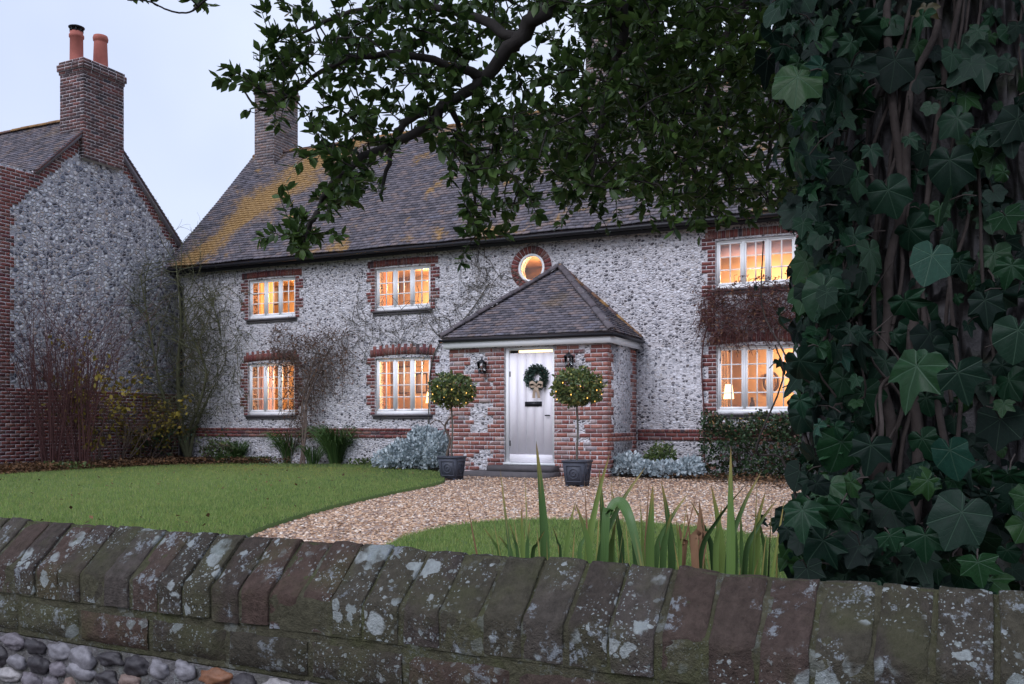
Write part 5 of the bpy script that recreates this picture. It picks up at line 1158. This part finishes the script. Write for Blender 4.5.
# silver shrubs
SV_v, SV_t = LF_v.copy(), LF_t
def silver(blobs, n, lab, mat='leaf_silver', ls=(.05, .10), name='silver_shrub', grp=None):
    mb = MB(); ms_ = MB(); c0 = blobs[0][0]; p = thing(name, lab, 'shrub', (c0[0], c0[1], 0), grp)
    for c, rx, rz in blobs:
        k = int(n * rx * rz / .12); v_ = runit(k); v_[:, 2] = np.abs(v_[:, 2]) * .95 + rng.uniform(-.35, .05, k); hub = runit(60); hub[:, 2] = np.abs(hub[:, 2])
        lump = np.array([1 + .35 * mnoise.noise(Vector(q) * 2.8 + Vector(c)) for q in v_]); P = np.array(c) + v_ * (lump * rng.uniform(.55, 1, k) ** .35)[:, None] * np.array((rx, rx, rz)); P[:, 2] = np.maximum(P[:, 2], .02)
        leaves(mb, P, v_ * .8 + rng.normal(0, .5, (k, 3)) + np.array((0, 0, .4)), rng.uniform(*ls, k), 1.2, v_ + rng.normal(0, .4, (k, 3)))
        for _ in range(16): q = runit(1)[0] * np.array((rx, rx, rz)) * .8; q[2] = abs(q[2]); ms_.tube([(c[0], c[1], 0), np.array(c) + q * .5 - (0, 0, .1), np.array(c) + q], [.012, .008, .004], 5, cap=False)
    mb.build('foliage', M[mat], p); ms_.build('stems', M['twig_grey'], p); return p
def gb(x, y, rx, rz, zc=.12, dn=0): g_ = ground(x, y); return (np.array((g_[0], g_[1] + dn, zc)), rx, rz)
silver([gb(424, 471, .46, .62, .25), gb(404, 471, .44, .42, .2), gb(388, 469, .30, .28, .15), gb(438, 473, .26, .55, .25)], 2300, 'large silver-leaved shrub under the middle window, left of the porch')
silver([gb(628, 477, .26, .30, .15), gb(646, 478, .22, .20, .1)], 1700, 'silver-leaved shrub hard against the right side of the porch')
silver([gb(668, 478.5, .28, .20, .1), gb(690, 478, .22, .24, .12)], 1700, 'lower silver-leaved shrub between the porch shrub and the hedge')
silver([gb(660, 476.5, .30, .38, .25)], 1200, 'soft green shrub rising between the two silver shrubs right of the porch', 'leaf_green', (.03, .07), 'green_shrub')
# hedge under the right window
hb = [(on_n(716, 0, NF - .6)[0], .50, .62), (on_n(742, 0, NF - .6)[0], .5, .66), (on_n(768, 0, NF - .6)[0], .5, .68), (on_n(795, 0, NF - .6)[0], .55, .7)]
hd_ = thing('hedge', 'dark bushy hedge below the right downstairs window', 'hedge', (hb[1][0], NF - .55, 0)); mb = MB(); ms_ = MB(); n = 17000
P = np.c_[rng.uniform(hb[0][0] - .25, hb[3][0] + 1.2, n), NF - .08 - rng.uniform(0, 1.0, n), rng.uniform(.02, 1.25, n)]; hgt = np.array([1.06 + .3 * mnoise.noise(Vector((p[0] * 2.2, p[1] * 2.2, 0))) for p in P]); fr = np.array([.95 + .25 * mnoise.noise(Vector((p[0] * 2, p[2] * 3, 5))) for p in P]); k = (P[:, 2] < hgt) & (NF - P[:, 1] < fr) & ((P[:, 2] > hgt - .35) | (NF - P[:, 1] > fr - .35)); P = P[k]
leaves(mb, P, runit(len(P)) + np.array((0, -.5, .2)), rng.uniform(.045, .08, len(P)), 1.5); mb.build('foliage', M['leaf_dark'], hd_)
for _ in range(60): x = random.uniform(hb[0][0], hb[3][0] + 1); grow(ms_, (x, NF - .5, 0), (random.uniform(-.4, .4), random.uniform(-.5, .1), 1), .008, random.uniform(.4, .6), 1, .2, .3)
ms_.build('stems', M['twig_red'], hd_)
# low bed growth
for x, y, lab in ((255, 464.2, 'low bright groundcover below the window left of the vine'), (62, 471, 'low green weeds under the red-stemmed shrubs'), (372, 467, 'low leafy tuft between the strappy clump and the silver shrub')):
    b = ground(x, y); mb = MB(); n = 350; q = rng.normal(0, 1, (n, 2)) * (.3, .12); P = np.c_[b[0] + q[:, 0], b[1] + q[:, 1], rng.uniform(.02, .16, n)]; leaves(mb, P, runit(n) + np.array((0, 0, 1)), rng.uniform(.04, .08, n), 1.3); stuff(mb.build('ground_cover', M['leaf_green'], base=b), lab, 'ground cover')
# dark curved branch by the left planter
b = ground(446, 476); tag_ = thing('rose_stem', 'dark curved bare stem rising behind the left planter', 'plant', b); mb = MB(); d_ = -SA * b[0] + CA * b[1]; mb.tube(curve_pts([b, at(447, 455, d_), at(450, 440, d_), at(445, 427, d_), at(450, 418, d_ - .05), at(458, 414, d_ - .1)], 6), np.linspace(.028, .012, 31), 8); mb.tube(curve_pts([at(446, 428, d_), at(438, 420, d_), at(430, 424, d_)], 5), .010, 6); mb.build('stem', M['twig'], tag_, smooth=True)

# ---------------------------------------------------------------- things seen inside the rooms
def curtains(k, frac, lab, mat='curtain'):
    a, b, z0, z1, _ = wins[k]; c_ = thing('curtains', lab, 'curtains', ((a + b) / 2, NF + .45, z0), 'curtains behind the windows')
    for sg_ in (0, 1):
        fr_ = frac[sg_] if isinstance(frac, tuple) else frac
        x0, x1 = (a - .12, a + (b - a) * fr_) if sg_ == 0 else (b - (b - a) * fr_, b + .12); m = 40; xs = np.linspace(x0, x1, m); ys = NF + .43 + .03 * np.sin(np.linspace(0, 2 * math.pi * 5, m)); V = np.concatenate([np.c_[xs, ys, np.full(m, z0 - .25)], np.c_[xs, ys, np.full(m, z1 + .15)]])
        mb = MB(); mb.add(V, [(i, i + 1, m + i + 1, m + i) for i in range(m - 1)]); mb.build('curtain', M[mat], c_, smooth=True)
    mb = MB(); mb.tube([(a - .2, NF + .43, z1 + .16), (b + .2, NF + .43, z1 + .16)], .014, 8); mb.build('rail', M['darkwood'], c_)
curtains('L1', (.33, .05), 'pale half-drawn curtains in the end window downstairs', 'blind'); curtains('L2', .08, 'parted curtains in the downstairs window nearest the porch'); curtains('L3', .10, 'parted curtains in the downstairs window right of the porch', 'linen'); curtains('U1', (.30, .12), 'parted curtains in the end window upstairs'); curtains('U2', .12, 'parted curtains in the upstairs window above the middle')
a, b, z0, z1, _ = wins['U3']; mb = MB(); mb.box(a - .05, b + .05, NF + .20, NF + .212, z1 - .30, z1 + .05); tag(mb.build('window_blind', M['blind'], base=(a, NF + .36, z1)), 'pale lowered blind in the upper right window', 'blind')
def pic(x, y, w_, h, lab, n=20.25):
    c_ = on_n(x, y, n); p = thing('picture', lab, 'picture', (c_[0], n, c_[2]), 'pictures on the room walls'); mb = MB()
    for q in ((-w_ / 2, w_ / 2, -h / 2, -h / 2 + .03), (-w_ / 2, w_ / 2, h / 2 - .03, h / 2), (-w_ / 2, -w_ / 2 + .03, -h / 2 + .03, h / 2 - .03), (w_ / 2 - .03, w_ / 2, -h / 2 + .03, h / 2 - .03)): mb.box(c_[0] + q[0], c_[0] + q[1], n, n + .03, c_[2] + q[2], c_[2] + q[3])
    mb.build('frame', M['darkwood'], p); mb = MB(); mb.box(c_[0] - w_ / 2 + .03, c_[0] + w_ / 2 - .03, n + .012, n + .028, c_[2] - h / 2 + .03, c_[2] + h / 2 - .03); mb.build('print', M['linen'], p)
pic(402, 380, .55, .7, 'framed picture seen through the middle panes left of the porch'); pic(421, 383, .35, .5, 'small framed picture seen through the right panes left of the porch'); pic(390, 286, .5, .5, 'framed picture seen in the upstairs window above the middle'); pic(270, 296, .6, .5, 'framed picture seen in the upstairs end window')
def sill_thing(k, fr, h, lab, kind):
    a, b, z0, z1, _ = wins[k]; x = a + (b - a) * fr; p = thing(kind, lab, kind.replace('_', ' '), (x, NF + .24, z0), 'objects on the inner sills'); mb = MB()
    pr_f = [(0, 0), (.05, .0), (.06, .3), (.05, .6), (.03, .75), (.035, 1), (.028, 1), (.02, .8)] if kind == 'vase' else [(0, 0), (.05, 0), (.05, .04), (.012, .08), (.012, .55), (.0, .55)]
    mb.lathe([(r * (1 if kind == 'vase' else 1.2), z * h) for r, z in pr_f], (x, NF + .24, z0), 14); mb.build('body' if kind == 'vase' else 'base', M['darkwood'], p, smooth=True)
    if kind == 'table_lamp': mb = MB(); mb.lathe([(.10, .5 * h), (.065, h), (.06, h), (.095, .5 * h)], (x, NF + .24, z0), 18); mb.build('lamp_shade', M['warm_glow'], p, smooth=True)
mb = MB()
for k, (a, b, z0, z1, _) in wins.items():
    mb = MB(); mb.box(a - .02, b + .02, NF + .118, NF + .36, z0 - .03, z0 - .002); mb.build('inner_sill', M['white'], cot)
sill_thing('L1', .86, .34, 'dark vase on the inner sill of the end window', 'vase'); sill_thing('L1', .55, .22, 'small dark vase in the middle of the end window sill', 'vase'); sill_thing('L2', .10, .2, 'small dark vase at the left of the sill nearest the porch', 'vase'); sill_thing('L2', .9, .5, 'lit lamp at the right of the downstairs window nearest the porch', 'table_lamp'); sill_thing('L3', .42, .3, 'dark vase in the downstairs window right of the porch', 'vase'); sill_thing('L3', .12, .55, 'lit lamp at the left of the downstairs window right of the porch', 'table_lamp')
# round mirror in the right room
mc = on_n(771, 382, 20.2); p = thing('round_mirror', 'dark round mirror frame seen in the right downstairs window', 'mirror', mc); a = np.linspace(0, 2 * math.pi, 33); mb = MB(); mb.tube([(mc[0] + .15 * math.cos(t_), 20.22, mc[2] + .2 * math.sin(t_)) for t_ in a], .03, 8); mb.build('frame', M['darkwood'], p, smooth=True)
